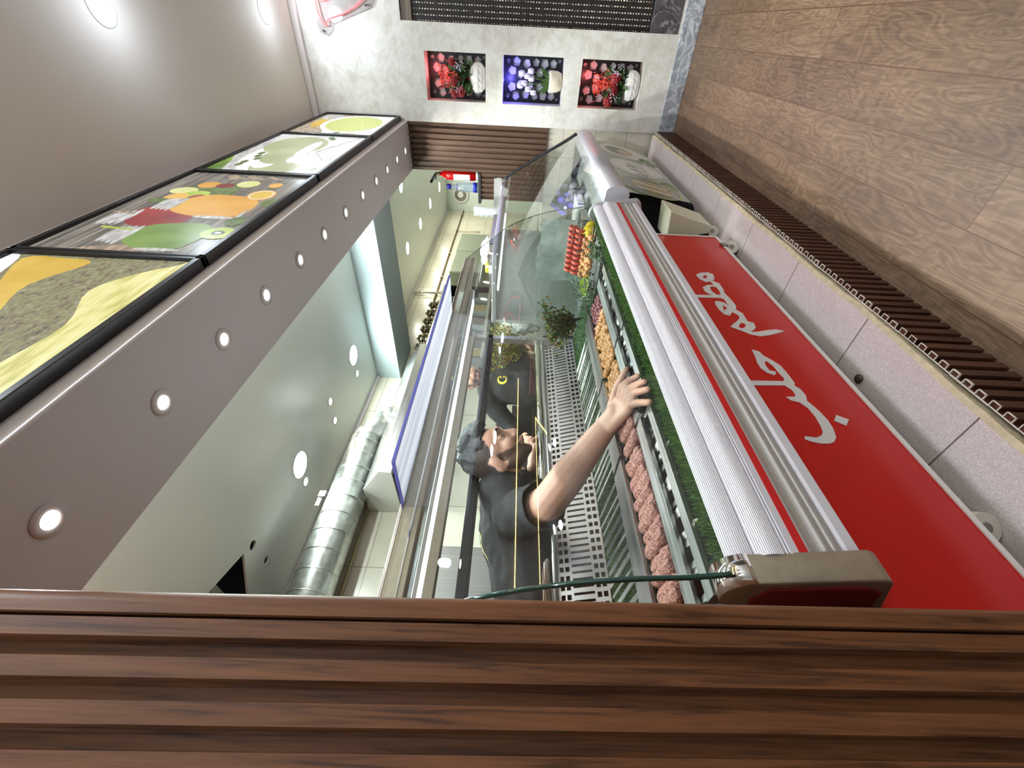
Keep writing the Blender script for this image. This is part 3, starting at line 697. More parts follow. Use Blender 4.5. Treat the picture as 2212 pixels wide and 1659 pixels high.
def p2(poly, ell):
    poly(Q['wood'], [(0, 0), (1, 0), (1, 1), (0, 1)])
    for k in range(3): poly(Q['woodl'], [(0+.0*k, .8-.13*k), (.03, .8-.13*k), (.09, .45-.12*k), (.07, .45-.12*k)])
    for k in range(3): poly(Q['woodl'], [(.9+.02*k, .62-.16*k), (.97, .7-.16*k), (.99, .66-.16*k), (.93, .5-.16*k)])
    ell(Q['leaf'], (.72, .6), (.12, .2)); ell(Q['lime'], (.7, .8), (.05, .1)); ell(Q['orange'], (.8, .7), (.05, .08)); ell(Q['kiwi'], (.66, .66), (.045, .09)); ell(Q['red'], (.8, .57), (.035, .07)); ell(Q['orange'], (.6, .76), (.06, .08)); ell(Q['red'], (.62, .62), (.03, .05)); ell(Q['lime'], (.84, .42), (.055, .085)); ell(Q['orange'], (.84, .2), (.04, .05)); ell(Q['leaf'], (.55, .83), (.03, .08))
    poly(Q['red'], [(.26, .5), (.3, .42), (.44, .42), (.5, .55), (.48, .76), (.4, .84), (.31, .8), (.25, .68)])
    for k in range(4): ell(Q['glassw'], (.345-.01*k, .8+.035*k), (.085-.006*k, .022))
    poly(Q['woodl'], [(.37, .8), (.385, .8), (.40, .97), (.385, .97)])
    poly(Q['orange'], [(.4, .14), (.57, .13), (.64, .25), (.66, .5), (.6, .64), (.5, .68), (.42, .6), (.38, .4)])
    for k in range(4): ell(Q['glassw'], (.51, .66+.035*k), (.085-.004*k, .022))
    ell(Q['glassw'], (.375, .28), (.016, .14)); ell(Q['glassw'], (.40, .13), (.1, .012))
    poly(Q['green'], [(.06, .2), (.22, .15), (.3, .26), (.29, .46), (.25, .58), (.14, .6), (.07, .5), (.04, .34)])
    for k in range(4): ell(Q['glassw'], (.165, .6+.035*k), (.09-.005*k, .022))
    ell(Q['glassw'], (.045, .3), (.012, .13)); poly(Q['kiwi'], [(.2, .62), (.215, .62), (.235, .84), (.22, .84)])
    ell(Q['kiwi'], (.215, .1), (.058, .1)); ell(Q['seed'], (.215, .1), (.022, .04)); ell(Q['white'], (.215, .1), (.01, .02))
    ell(Q['orange'], (.68, .19), (.075, .1)); ell(Q['white'], (.68, .19), (.066, .086)); ell(Q['mango'], (.68, .19), (.06, .078)); ell(Q['leaf'], (.34, .1), (.05, .06)); ell(Q['leaf'], (.58, .06), (.05, .05))
def p3(poly, ell):
    poly(Q['cloth'], [(0, 0), (1, 0), (1, 1), (0, 1)]); poly(Q['dkn'], [(0, .8), (.35, 1), (0, 1)]); poly(Q['glassw'], [(0, .74), (.9, .98), (1, 1), (.4, 1), (0, .84)])
    ell(Q['white'], (.42, .5), (.44, .4)); ell(Q['sage'], (.16, .46), (.17, .22)); ell(Q['white'], (.2, .6), (.1, .09)); ell(Q['sage'], (.4, .55), (.2, .2)); ell(Q['white'], (.34, .4), (.1, .07)); ell(Q['sage'], (.68, .62), (.26, .3)); ell(Q['white'], (.6, .44), (.22, .06)); ell(Q['cloth'], (.36, .26), (.16, .15))
    for c in ((.16, .8), (.22, .8), (.36, .78), (.43, .8), (.3, .74), (.12, .1), (.9, .36), (.94, .4)): ell(Q['leaf'], c, (.035, .03))
    for k in range(4): poly(Q['glassw'], [(.3+.02*k, .12+.02*k), (.31+.02*k, .12+.02*k), (.52, .3), (.51, .32)])
    poly(Q['glassw'], [(.5, .3), (.98, .06), (.98, .1), (.52, .33)])
def p4(poly, ell):
    poly(Q['nuts2'], [(0, 0), (1, 0), (1, 1), (0, 1)]); poly(Q['white'], [(0, 0), (1, 0), (1, .5), (.6, .3), (.3, .4), (0, .15)]); ell(Q['mango'], (.6, .85), (.3, .1)); ell(Q['white'], (.22, .5), (.2, .16)); ell(Q['glassw'], (.85, .85), (.15, .14))
    ell(Q['white'], (.55, .42), (.45, .4)); ell(Q['pista'], (.55, .42), (.38, .34)); ell(Q['leaf'], (.1, .45), (.05, .04))
lightbox('backlit picture of mango, cream and pistachios, nearest on the fascia', .262, 1.175, p1)
lightbox('backlit picture of green, red and orange juice jars with fruit', 1.175, 2.087, p2)
lightbox('backlit picture of pale dips, herbs and a fork', 2.087, 3.0, p3)
lightbox('backlit picture of a green pistachio pudding and nuts, farthest on the fascia', 3.0, 3.795, p4)
# ================================================================ CASE 1: the long curved-glass counter
Y0, Y1 = .30, 2.04
GP = [(-.613, .850), (-.628, .906), (-.640, .985), (-.659, 1.063), (-.688, 1.145), (-.722, 1.216), (-.752, 1.262), (-.786, 1.300), (-.857, 1.385), (-.912, 1.448)]
def deck_z(X): return .79+.08*(abs(X)-.74)
case = thing('display_counter', 'long curved-glass display counter with red front panel and white bumper rail', 'display counter', (-1.0, 1.17, .16))
def part(mb, name, mat, **k):
    o = mb.build(name, mat, **k); adopt(case, o); return o
def bumper_profile():
    P = []
    def seg(a, b, n, amp, rib=.0005):
        for i in range(n):
            t = i/n; nx, nz = (b[1]-a[1]), -(b[0]-a[0]); L = math.hypot(nx, nz); nx, nz = -nx/L, -nz/L
            bul = amp*math.sin(PI*t) + (rib if i % 2 else 0)
            P.append((a[0]+(b[0]-a[0])*t+nx*bul, a[1]+(b[1]-a[1])*t+nz*bul))
    P.append((-.66, .80)); P.append((-.634, .832))
    seg((-.632, .842), (-.614, .804), 26, .006, .0009); P.append((-.616, .8025))
    seg((-.612, .801), (-.601, .762), 26, .005, .0009); P.append((-.605, .760)); P.append((-.600, .757)); P.append((-.605, .7545)); P.append((-.5995, .752))
    return P
bp = bumper_profile()
ext = MB(); tail = [(-.599, .738), (-.5985, .724)]
ext.prism(bp + [(-.5995, .739), (-.66, .739)], Y0+.03, Y1); part(ext, 'ribbed_bumper', M['bumper'])
part(MB().box(-.66, -.5988, Y0+.03, Y1, .7245, .7388), 'red_stripe', M['redstripe'])
low = [(-.66, .7243), (-.5985, .7243), (-.5985, .7215), (-.6035, .719), (-.6055, .7085), (-.603, .698), (-.5985, .6955), (-.5985, .6925), (-.604, .690), (-.604, .683), (-.5985, .680), (-.5985, .677), (-.6055, .673), (-.6055, .6655)]
part(MB().prism(low + [(-.66, .6655)], Y0+.03, Y1), 'grooved_rail', M['bumper_grey'])
part(MB().prism([(-.66, .6653), (-.5995, .6653), (-.597, .661), (-.597, .643), (-.601, .639), (-.66, .639)], Y0+.03, Y1), 'lower_lip', M['bumper'])
# chrome end caps
def cap(y0, y1, mat, nm):
    n = 8; pr = []
    def arc(cx, cz, r, a0, a1):
        for i in range(n+1):
            a = a0+(a1-a0)*i/n; pr.append((cx+r*math.cos(a), cz+r*math.sin(a)))
    pr.append((-.70, .828)); arc(-.655, .812, .045, PI*.62, .22); arc(-.608, .648, .026, .0, -PI*.45); pr.append((-.70, .585))
    m = MB().prism(pr, y0, y1, smooth=True); return part(m, nm, mat, bevel=.004)
cap(.286, Y0+.034, M['alu_warm'], 'end_cap')
cc_ = [(-.655+.0458*math.cos(a), .812+.0458*math.sin(a)) for a in [PI*.66-(PI*.66-.12)*i/14 for i in range(15)]]
part(MB().prism(cc_+[(-.655+.044*math.cos(a), .812+.044*math.sin(a)) for a in [.12+(PI*.66-.12)*i/14 for i in range(15)]], .2862, Y0+.0338, smooth=True), 'chrome_corner', M['chrome']); cap(Y1-.012, Y1+.018, M['alu'], 'end_cap')
part(MB().prism([(-.70, .80), (-.66, .812), (-.622, .795), (-.604, .66), (-.615, .635), (-.70, .61)], .2825, .2865), 'red_end_panel', pbr('deep_red_end_panel', (120, 14, 22), .35))
# red front panel with white frame and lettering
part(MB().box(-.749, -.737, Y0, Y1-.008, .232, .72), 'front_panel', M['red'])
fr = MB(); fr.box(-.7365, -.733, Y0, Y1-.006, .220, .233); fr.box(-.75, -.7365, Y0, Y1-.002, .220, .2318); fr.box(-.7365, -.733, Y1-.018, Y1-.006, .2332, .72)
part(fr, 'panel_frame', M['white'])
LET = {
'a':[(1.596,0.46),(1.618,0.436),(1.626,0.399),(1.609,0.385),(1.571,0.392),(1.546,0.411),(1.535,0.439),(1.559,0.455)],
'ah':[(1.582,0.439),(1.603,0.416),(1.578,0.419),(1.566,0.433)],
'b':[(1.55,0.407),(1.53,0.388),(1.48,0.39),(1.451,0.396),(1.401,0.39),(1.357,0.389),(1.33,0.399),(1.308,0.423),(1.354,0.416),(1.403,0.416),(1.43,0.417),(1.468,0.41),(1.512,0.413),(1.537,0.419)],
'c':[(1.517,0.409),(1.511,0.442),(1.49,0.467),(1.458,0.469),(1.437,0.46),(1.429,0.446),(1.424,0.51),(1.403,0.508),(1.409,0.427),(1.402,0.418),(1.431,0.41),(1.436,0.433),(1.463,0.442),(1.493,0.438),(1.501,0.424),(1.493,0.404)],
'd':[(1.381,0.458),(1.385,0.442),(1.375,0.426),(1.354,0.417),(1.342,0.412),(1.316,0.415),(1.282,0.439),(1.292,0.456),(1.324,0.463),(1.354,0.463)],
'dh':[(1.357,0.437),(1.336,0.428),(1.315,0.448)],
'e':[(1.33,0.401),(1.303,0.386),(1.251,0.39),(1.241,0.372),(1.214,0.377),(1.195,0.391),(1.182,0.416),(1.184,0.431),(1.197,0.448),(1.209,0.464),(1.227,0.449),(1.248,0.427),(1.269,0.41),(1.289,0.407),(1.308,0.42)],
'eh':[(1.213,0.436),(1.233,0.422),(1.238,0.41),(1.227,0.405),(1.207,0.418),(1.202,0.432)],
'f':[(1.191,0.413),(1.183,0.4),(1.189,0.373),(1.199,0.345),(1.206,0.313),(1.198,0.286),(1.183,0.316),(1.168,0.351),(1.159,0.386),(1.168,0.414),(1.184,0.431)],
'g':[(1.081,0.446),(1.071,0.426),(1.052,0.423),(1.026,0.404),(1.003,0.392),(0.969,0.389),(0.923,0.389),(0.909,0.397),(0.91,0.419),(0.901,0.56),(0.923,0.56),(0.929,0.417),(0.943,0.41),(0.964,0.414),(0.998,0.416),(1.021,0.424),(1.02,0.433),(0.997,0.438),(0.977,0.437),(0.972,0.421),(0.964,0.423),(0.955,0.432),(0.965,0.449),(0.986,0.459),(1.013,0.458),(1.043,0.451)],
'h':[(0.913,0.425),(0.912,0.396),(0.895,0.386),(0.87,0.384),(0.85,0.392),(0.842,0.399),(0.841,0.42),(0.847,0.436),(0.861,0.444),(0.862,0.434),(0.863,0.42),(0.868,0.413),(0.89,0.412)],
'i':[(0.844,0.418),(0.849,0.393),(0.827,0.385),(0.802,0.379),(0.774,0.376),(0.746,0.379),(0.717,0.388),(0.701,0.402),(0.694,0.417),(0.693,0.438),(0.698,0.459),(0.705,0.472),(0.715,0.467),(0.714,0.454),(0.712,0.44),(0.721,0.422),(0.732,0.413),(0.753,0.407),(0.787,0.403),(0.819,0.405)],
'j':[(0.797,0.343),(0.782,0.318),(0.759,0.338),(0.775,0.36)]}
LET['c'][6] = (1.424, .56); LET['c'][7] = (1.403, .56)
lm = MB()
for i, (k, hl) in enumerate((('a', ['ah']), ('b', []), ('c', []), ('d', ['dh']), ('e', ['eh']), ('f', []), ('g', []), ('h', []), ('i', []), ('j', []))):
    x = -.7365+.0012+i*.00002
    lm.plate(LET[k], [LET[h] for h in hl], lambda a, b: (x, a, b), .0011, (-1, 0, 0))
part(lm, 'lettering', M['letter'])
# cabinet body, tank, casters
part(MB().prism([(-1.42, .24), (-.75, .24), (-.75, .70), (-.69, .775), (-1.42, .80)], Y0, Y1-.012), 'cabinet_body', M['dark'])
def caster(x, y, parent, z0=.16):
    d_ = Vector((.012, -.009, 0)); c_ = Vector((x, y, z0+.032))
    t = MB().cyl(c_-d_, c_+d_, .0315, seg=24).build('caster', pbr('white_caster_wheel', (206, 204, 190), .4)); adopt(parent, t)
    h = MB().cyl(c_-d_*1.15, c_+d_*1.15, .011); h.box(x-.02, x+.02, y-.015, y+.015, z0+.052, z0+.08); h = h.build('caster_fork', M['steel_dark']); adopt(parent, h)
caster(-.748, 1.925, case); caster(-.765, .5, case); caster(-1.35, 1.93, case)
# glass
def strip(P, y0, y1, th, mb=None):
    m = mb or MB(); pr = list(P)+[(x-th*.75, z-th*.66) for x, z in P[::-1]]
    return m.prism(pr, y0, y1, smooth=False)
def smoothP(P, n=5):
    out = []
    for i in range(len(P)-1):
        p0 = P[max(0, i-1)]; p1 = P[i]; p2 = P[i+1]; p3 = P[min(len(P)-1, i+2)]
        for k in range(n):
            t = k/n; out.append(tuple(.5*((2*p1[j])+(-p0[j]+p2[j])*t+(2*p0[j]-5*p1[j]+4*p2[j]-p3[j])*t*t+(-p0[j]+3*p1[j]-3*p2[j]+p3[j])*t**3) for j in range(2)))
    return out+[P[-1]]
GPs = smoothP(GP)
g = MB()
R = [[g.bm.verts.new((x, y, z)) for x, z in GPs] for y in (Y0, Y1-.01)]
for i in range(len(GPs)-1): f = g.bm.faces.new((R[0][i], R[0][i+1], R[1][i+1], R[1][i])); f.smooth = True
part(g, 'curved_front_glass', M['glass'])
def side_glass(y, nm):
    m = MB(); outl = [(x, z) for x, z in GPs] + [(-1.36, 1.445), (-1.36, 1.0), (-1.30, .86), (-.75, .80)]
    m.plate(outl, [], lambda a, b: (a, y, b)); part(m, nm, M['glass2'])
side_glass(Y0+.004, 'side_glass'); side_glass(Y1-.014, 'side_glass')
part(MB().tube([(x-.002, Y0+.002, z) for x, z in GPs], .0042, 6), 'side_glass_edge', M['glass_edge'])
part(MB().tube([(x-.002, Y1-.012, z) for x, z in GPs], .002, 6), 'side_glass_edge', M['glass_edge'])
# steel superstructure
def rail(x0, x1, z0, z1, nm, mat=None, y0=Y0-.06, y1=Y1): return part(MB().box(x0, x1, y0, y1, z0, z1), nm, mat or M['steel_dark'], bevel=.002)
rail(-.945, -.905, 1.398, 1.452, 'top_rail', M['alu_warm'], .2); part(MB().box(-.9045, -.903, .2, Y1, 1.444, 1.450).box(-.9045, -.903, .2, Y1, 1.412, 1.416), 'rail_trim', M['chrome'])
rail(-1.40, -1.35, 1.405, 1.455, 'rear_top_rail', M['alu_warm'])
rail(-1.395, -1.365, 1.298, 1.338, 'rear_black_rail', M['black'])
rail(-1.12, -1.085, 1.405, 1.418, 'fill_rail', M['steel'])
lampb = part(MB().box(-1.118, -1.087, Y0+.1, Y1-.1, 1.398, 1.4045), 'fill_strip', emit('case_fill', (250, 252, 255), 2.0))  # unseen strip added to brighten the inside of the counter
lamp('fill_strip_light', 'AREA', (-.1025, 0, 1.39-.16), 1.8, (.98, 1, 1), case, .03, 1.4, shape='RECTANGLE')
part(MB().box(-.945, -1.36, Y0-.02, Y0+.03, 1.42, 1.45), 'cross_rail', M['steel_dark'], bevel=.002); part(MB().box(-.945, -1.36, Y1-.05, Y1-.012, 1.42, 1.45), 'cross_rail', M['steel_dark'], bevel=.002)
part(MB().box(-1.36, -.94, Y0+.03, Y1-.05, 1.437, 1.441), 'top_glass', glass('top_glass', (238, 242, 245), 1.0, .02))
for y in (Y0-.02, Y1-.04): part(MB().box(-1.40, -1.365, y, y+.03, .82, 1.41), 'rear_post', M['steel'], bevel=.002)
part(MB().cyl((-1.43, Y0, 1.04), (-1.43, Y1, 1.04), .017, seg=16).box(-1.46, -1.435, Y0, Y1, .99, 1.03), 'rear_chrome_rail', M['chrome'])
part(MB().cyl((-1.415, Y0, 1.012), (-1.415, Y1, 1.012), .009, seg=12), 'rear_chrome_rail', M['steel'])
# film-covered glass shelf lying on the top rail towards the customers
part(MB().box(-.93, -.742, .588, 1.502, 1.444, 1.450), 'film_covered_shelf', M['film']); part(MB().box(-.745, -.7415, .588, 1.502, 1.4435, 1.4505).box(-.93, -.742, .586, .5885, 1.4435, 1.4505), 'film_edge', pbr('blue_protective_film', (96, 104, 190), .35))
# perforated rear air panel
pp = MB(); Pb, Pt = Vector((-1.36, 0, .843)), Vector((-1.42, 0, 1.008)); Lp = (Pt-Pb).length; up_ = (Pt-Pb)/Lp; nrm = Vector((up_.z, 0, -up_.x))
def PV(v, y): q = Pb+up_*v; return (q.x, y, q.z)
def quad(y0, y1, v0, v1): pp.face([PV(v0, y0), PV(v0, y1), PV(v1, y1), PV(v1, y0)])
ya, yb = Y0+.02, Y1-.03
def row(v0, v1, pit, hw):
    y = ya; quad(ya, ya, v0, v1) if False else None
    while y < yb:
        e = min(y+pit-hw, yb); quad(y, e, v0, v1); y += pit
vs = [(0, .008, None), (.008, .022, (.031, .017)), (.022, .028, None), (.028, .042, (.031, .017)), (.042, .05, None), (.05, .118, (.0236, .0085)), (.118, .127, None), (.127, .141, (.031, .017)), (.141, .147, None), (.147, .161, (.031, .017)), (.161, Lp, None)]
for v0, v1, h in vs:
    if h: row(v0, v1, *h)
    else: quad(ya, yb, v0, v1)
part(pp, 'perforated_air_panel', pbr('perforated_stainless', (205, 198, 196), .36, .85, .08, 14))
part(MB().prism([(-1.375, .84), (-1.45, 1.0), (-1.47, 1.0), (-1.47, .80), (-1.375, .80)], Y0+.01, Y1-.02), 'dark_backing', M['blackm'])  # black backing puts the shade of the holes into colour
# deck and artificial turf
part(MB().prism([(-.66, .783), (-1.372, .840), (-1.372, .81), (-.66, .76)], Y0+.01, Y1-.02), 'deck', M['dark'])
def turf(x0, x1, y0, y1, n, name, lab, dz=None):
    random.seed(11); m = MB(); deck_z = (lambda x: dz) if dz else globals()['deck_z']; m.face([(x0, y0, deck_z(x0)+.002), (x1, y0, deck_z(x1)+.002), (x1, y1, deck_z(x1)+.002), (x0, y1, deck_z(x0)+.002)])
    for k in range(n):
        x = random.uniform(x0, x1); y = random.uniform(y0, y1); z = deck_z(x)+.002; a = random.uniform(0, 2*PI); h = random.uniform(.009, .018); w_ = .0014
        dx, dy = math.cos(a)*w_, math.sin(a)*w_; lx, ly = random.gauss(0, .004), random.gauss(0, .004)
        vs = [m.bm.verts.new(q) for q in ((x-dx, y-dy, z), (x+dx, y+dy, z), (x+lx, y+ly, z+h))]; m.bm.faces.new(vs).material_index = 1 if k % 3 else 2
    o = m.build(name, [pbr('turf_backing', (24, 46, 18), .8), pbr('turf_blade', (54, 94, 34), .7), pbr('turf_blade_light', (98, 132, 58), .7)], fix=False)
    return tag(o, lab, 'artificial turf', None, 'stuff')
part(MB().box(-.712, -.642, Y0+.01, Y1-.03, .786, .817), 'front_step', M['dark'])
turf(-.646, -.708, Y0+.015, Y1-.04, 9000, 'artificial_turf', 'green artificial turf strip inside the counter along the white bumper', .8175)
turf(-.97, -1.35, Y0+.02, Y1-.06, 9000, 'artificial_turf', 'green artificial turf in the counter under the skewer handles')
# skewer racks
rk = 0
for (a, b, lab) in ((.315, .80, 'nearest'), (.815, 1.16, 'middle'), (1.175, 1.62, 'farthest')):
    t = thing('skewer_rack', 'stainless steel skewer rack in the red counter, %s of the three' % lab, 'rack', (-.9, (a+b)/2, .80), 'stainless skewer racks')
    for nm, x0, x1, h0, h1 in (('front_rail', -.748, -.718, .0, .047), ('middle_rail', -.824, -.778, .0, .050), ('rear_rail', -1.045, -.955, 0, .050)):
        z0, z1 = deck_z((x0+x1)/2)+.003, deck_z((x0+x1)/2)+h1
        m = MB(); m.box(x0, x1, a, b, z1-.0015, z1); m.box(x1-.0015, x1, a, b, z1-.010, z1); m.box(x0, x0+.0015, a, b, z1-.012, z1)
        m.box(x0, x1, a, a+.0015, z0, z1); m.box(x0, x1, b-.0015, b, z0, z1)
        adopt(t, m.build(nm, M['steel'], bevel=.0006))
    for y in (a+.01, b-.01): adopt(t, MB().box(-1.06, -.735, y-.004, y+.004, .797, .802).build('cross_bar', M['steel']))
# skewers with meat
def mat_mince():
    t = NT('minced_meat'); co = t.co(); n = t.noise(co, 150, 5, .7, .6); v = t.add('ShaderNodeTexVoronoi'); v.inputs['Scale'].default_value = 190; t.link(co, v.inputs['Vector'])
    f = t.math('ADD', t.math('MULTIPLY', n, .7), t.math('MULTIPLY', v.outputs['Distance'], .5))
    t.link(t.ramp(f, [(.30, lin((84, 40, 36))), (.5, lin((140, 84, 74))), (.72, lin((192, 138, 122)))]), t.b.inputs['Base Color'])
    t.b.inputs['Roughness'].default_value = .4; t.bump(f, .8, .006); return t.m
M['mince'] = mat_mince()
M['chick'] = pbr('marinated_chicken', (168, 118, 62), .4, 0, .4, 60, .5, 90); M['chick2'] = pbr('marinated_chicken_wing', (180, 126, 74), .38, 0, .28, 40, .4, 70)
M['liver'] = pbr('dark_red_meat', (96, 34, 38), .35, 0, .3, 50, .5, 90); M['tomato'] = pbr('tomato', (184, 74, 56), .3, 0, .15, 30); M['lemon'] = pbr('lemon', (222, 196, 40), .4, 0, .12, 40); M['pepper'] = pbr('green_pepper', (120, 150, 48), .35, 0, .2, 30)
def blade(length, w_=.011):
    m = MB(); h = .0012; L = length
    o_ = [(0, -.004), (.02, -w_/2), (.05, -w_/2), (L-.055, -w_/2), (L-.03, -w_*.85), (L, 0), (L-.03, w_*.85), (L-.055, w_/2), (.05, w_/2), (.02, w_/2), (0, .004)]
    m.plate(o_, [], lambda a, b: (a, b, -h), 2*h, (0, 0, 1)); return m
def meat_mince(x0, x1, seed):
    m = MB(); random.seed(seed); rings = []; n = 16
    for i in range(n+1):
        t = i/n; x = x0+(x1-x0)*t; r = .0225*(min(1, 3.6*min(t, 1-t)+.62)); ring = []
        for k in range(14):
            a = 2*PI*k/14; d = 1+.28*noise.noise(Vector((x*70, math.cos(a)*1.6+seed, math.sin(a)*1.6)))
            ring.append((x, r*.86*d*math.cos(a), r*.8*d*math.sin(a)))
        rings.append(ring)
    return m.ring_sweep(rings)
def meat_lumps(x0, x1, r, seed, cnt):
    m = MB(); random.seed(seed)
    for i in range(cnt):
        x = x0+(x1-x0)*(i+.5)/cnt
        for j in range(2):
            m.ell((x+random.uniform(-.003, .003), random.uniform(-.006, .006), random.uniform(-.003, .005)), (r*random.uniform(.7, 1), r*random.uniform(.7, 1), r*random.uniform(.6, .9)), Matrix.Rotation(random.uniform(0, 3), 3, 'Z'), 9, 6)
    return m
tilt = math.atan(.08)
def skewer_proto(kind, seed):
    t = thing('skewer', 'x', 'skewer', (0, 0, -5))
    MBl = blade(.548 if seed % 2 else .535, .013); b_ = MBl.build('metal_blade', M['steel'], t)
    x0, x1 = (.318, .420)
    mt = {'mince': lambda: meat_mince(x0, x1, seed), 'chicken': lambda: meat_lumps(x0-.01, x1, .0145, seed, 7), 'liver': lambda: meat_lumps(x0, x1, .013, seed, 7)}[kind]()
    mt.build('meat', M[{'mince': 'mince', 'chicken': 'chick', 'liver': 'liver'}[kind]], t)
    return t
protos = {k: [skewer_proto(k, s) for s in range(3)] for k in ('mince', 'chicken', 'liver')}
cnt = {}; DESC = {'mince': 'metal skewer of pink minced meat', 'chicken': 'metal skewer of orange chicken pieces', 'liver': 'metal skewer of dark red meat'}
usedp = set(); y = .335; idx = 0
while y < 1.60:
    kind = 'mince' if y < 1.00 else ('chicken' if y < 1.45 else 'liver')
    if not (.795 < y < .825 or 1.155 < y < 1.18):
        c = cnt[kind] = cnt.get(kind, 0)+1
        p_ = protos[kind][idx % 3]; lab = '%s, %s of its kind from the near end' % (DESC[kind], 'first' if c == 1 else ORD[c-1])
        X0 = -1.255+random.uniform(-.012, .012) if idx % 2 else -1.205+random.uniform(-.012, .012)
        X0 = -1.262 if idx % 2 else -1.250
        z = deck_z(X0)+.037+random.uniform(-.001, .001)
        if p_.name in usedp: s_ = dup(p_, (X0, y, z), lab, 'meat skewers lying across the racks')
        else: usedp.add(p_.name); s_ = p_; s_.location = (X0, y, z); s_['label'] = lab; s_['group'] = 'meat skewers lying across the racks'
        s_.rotation_euler = (random.uniform(-.25, .25), tilt, random.uniform(-.03, .03))
    y += .0325 if kind == 'mince' else .0285; idx += 1
# tomato, chicken-wing skewers, lemon, herbs at the far end on a tray
tr = thing('steel_tray', 'steel tray at the far end of the red counter holding tomatoes, wings and lemon', 'tray', (-.86, 1.86, .81))
m = MB(); m.box(-1.06, -.68, 1.70, 2.015, .812, .815)
for a in ((-1.06, -1.057, 1.70, 2.015), (-.683, -.68, 1.70, 2.015), (-1.06, -.68, 1.70, 1.703), (-1.06, -.68, 2.012, 2.015)): m.box(*a, .812, .832)
adopt(tr, m.build('tray_body', M['steel']))
for r_, (yy, zz) in enumerate(((1.985, .925), (1.955, .895))):
    t = thing('tomato_skewer', 'skewer of sliced red tomatoes, %s one at the far end of the red counter' % ('upper' if r_ == 0 else 'lower'), 'skewer', (-.80, yy, zz), 'tomato skewers')
    MB().cyl((-.16, 0, 0), (.12, 0, 0), .002, seg=6).build('metal_rod', M['steel'], t)
    for k in range(9):
        m = MB(); x = -.115+k*.026; m.lathe([(.003, -.008), (.019, -.008), (.023, -.004), (.023, .002), (.020, .005), (.016, .004), (.006, .001)], (x, 0, 0), 14, None, 'x'); m.build('tomato_slice', M['tomato'], t)
for r_, (yy, zz, x_) in enumerate(((1.93, .862, -.80), (1.895, .85, -.77), (1.86, .845, -.76))):
    t = thing('wing_skewer', 'skewer of orange spiced chicken wings beside the tomatoes, %s of three from the far end' % ('first', 'second', 'last')[r_], 'skewer', (x_, yy, zz), 'chicken wing skewers')
    MB().cyl((-.18, 0, 0), (.10, 0, 0), .002, seg=6).build('metal_rod', M['steel'], t); random.seed(20+r_)
    for k in range(6):
        m = MB(); x = -.12+k*.034; m.ell((x, random.uniform(-.004, .004), .003), (.02, .014, .013), Matrix.Rotation(random.uniform(-.8, .8), 3, 'Y'), 10, 7); m.ell((x+.008, 0, .012), (.012, .011, .010), None, 9, 6); m.build('chicken_wing', M['chick2'], t)
for k, (x, yy, zz) in enumerate(((-.715, 1.975, .868), (-.70, 1.945, .862), (-.695, 1.975, .846), (-.72, 1.935, .848))):
    t = MB(); t.lathe([(.001, -.003), (.022, -.004), (.025, -.001), (.025, .002), (.001, .003)], (0, 0, 0), 16, Matrix.Rotation(.9+.3*k, 4, 'Y') @ Matrix.Rotation(.5*k, 4, 'X'))
    q = t.build('lemon_slice', M['lemon']); q.location = (x, yy, zz); tag(q, 'yellow lemon slice by the wings, %s of four' % ('uppermost', 'second', 'third', 'lowest')[k], 'lemon slice', 'lemon slices')
def herb(name, loc, label, n, dirv, L, spread, cols, parent=None, seed=1, lw=.012):
    random.seed(seed); m = MB(); d = Vector(dirv).normalized()
    for k in range(n):
        o1 = Vector((random.gauss(0, 1), random.gauss(0, 1), random.gauss(0, 1))); o1 -= d*o1.dot(d); t_ = random.uniform(.25, 1); p = d*L*t_ + o1*spread*t_*.5
        m.mi = random.randrange(len(cols)); q = (d*.7+o1.normalized()*.8+Vector((random.gauss(0, .3), random.gauss(0, .3), random.gauss(0, .3))))
        leaf(m, p, q, random.uniform(lw, lw*2.2), lw)
    m.mi = 0
    for k in range(24):
        o1 = Vector((random.gauss(0, 1), random.gauss(0, 1), random.gauss(0, 1))); o1 -= d*o1.dot(d); m.tube([(0, 0, 0), d*L*.5+o1*spread*.1, d*L*.95+o1*spread*.4], .0012, 4)
    o_ = m.build(name, cols, fix=False); o_.location = loc; tag(o_, label, 'herbs'); return o_
hg = [M['leaf'], M['leaf2'], pbr('olive_herb', (112, 110, 40), .6), pbr('brown_herb', (116, 86, 36), .6)]
herb('herb_bunch', (-1.02, 1.70, .862), 'upright bunch of olive-brown herbs behind the skewers in the red counter', 900, (-.25, -.25, .95), .17, .11, hg, seed=3, lw=.010)
herb('parsley', (-.93, 1.62, .83), 'loose green parsley spread between the dark skewers and the chicken wings', 380, (-.05, 1, .1), .26, .06, [M['leaf'], M['leaf2']], seed=5, lw=.008)
herb('parsley', (-.74, 1.66, .82), 'green parsley tucked beside the bumper under the wings', 220, (0, 1, .15), .18, .04, [M['leaf'], M['leaf2']], seed=6, lw=.008)
lf = MB(); leaf(lf, (0, 0, 0), (-.2, -1, .1), .17, .06); q = lf.build('lettuce_leaf', M['pepper']); q.location = (-.90, 1.90, .845); tag(q, 'bright green pepper lying beside the tomato skewers', 'pepper')
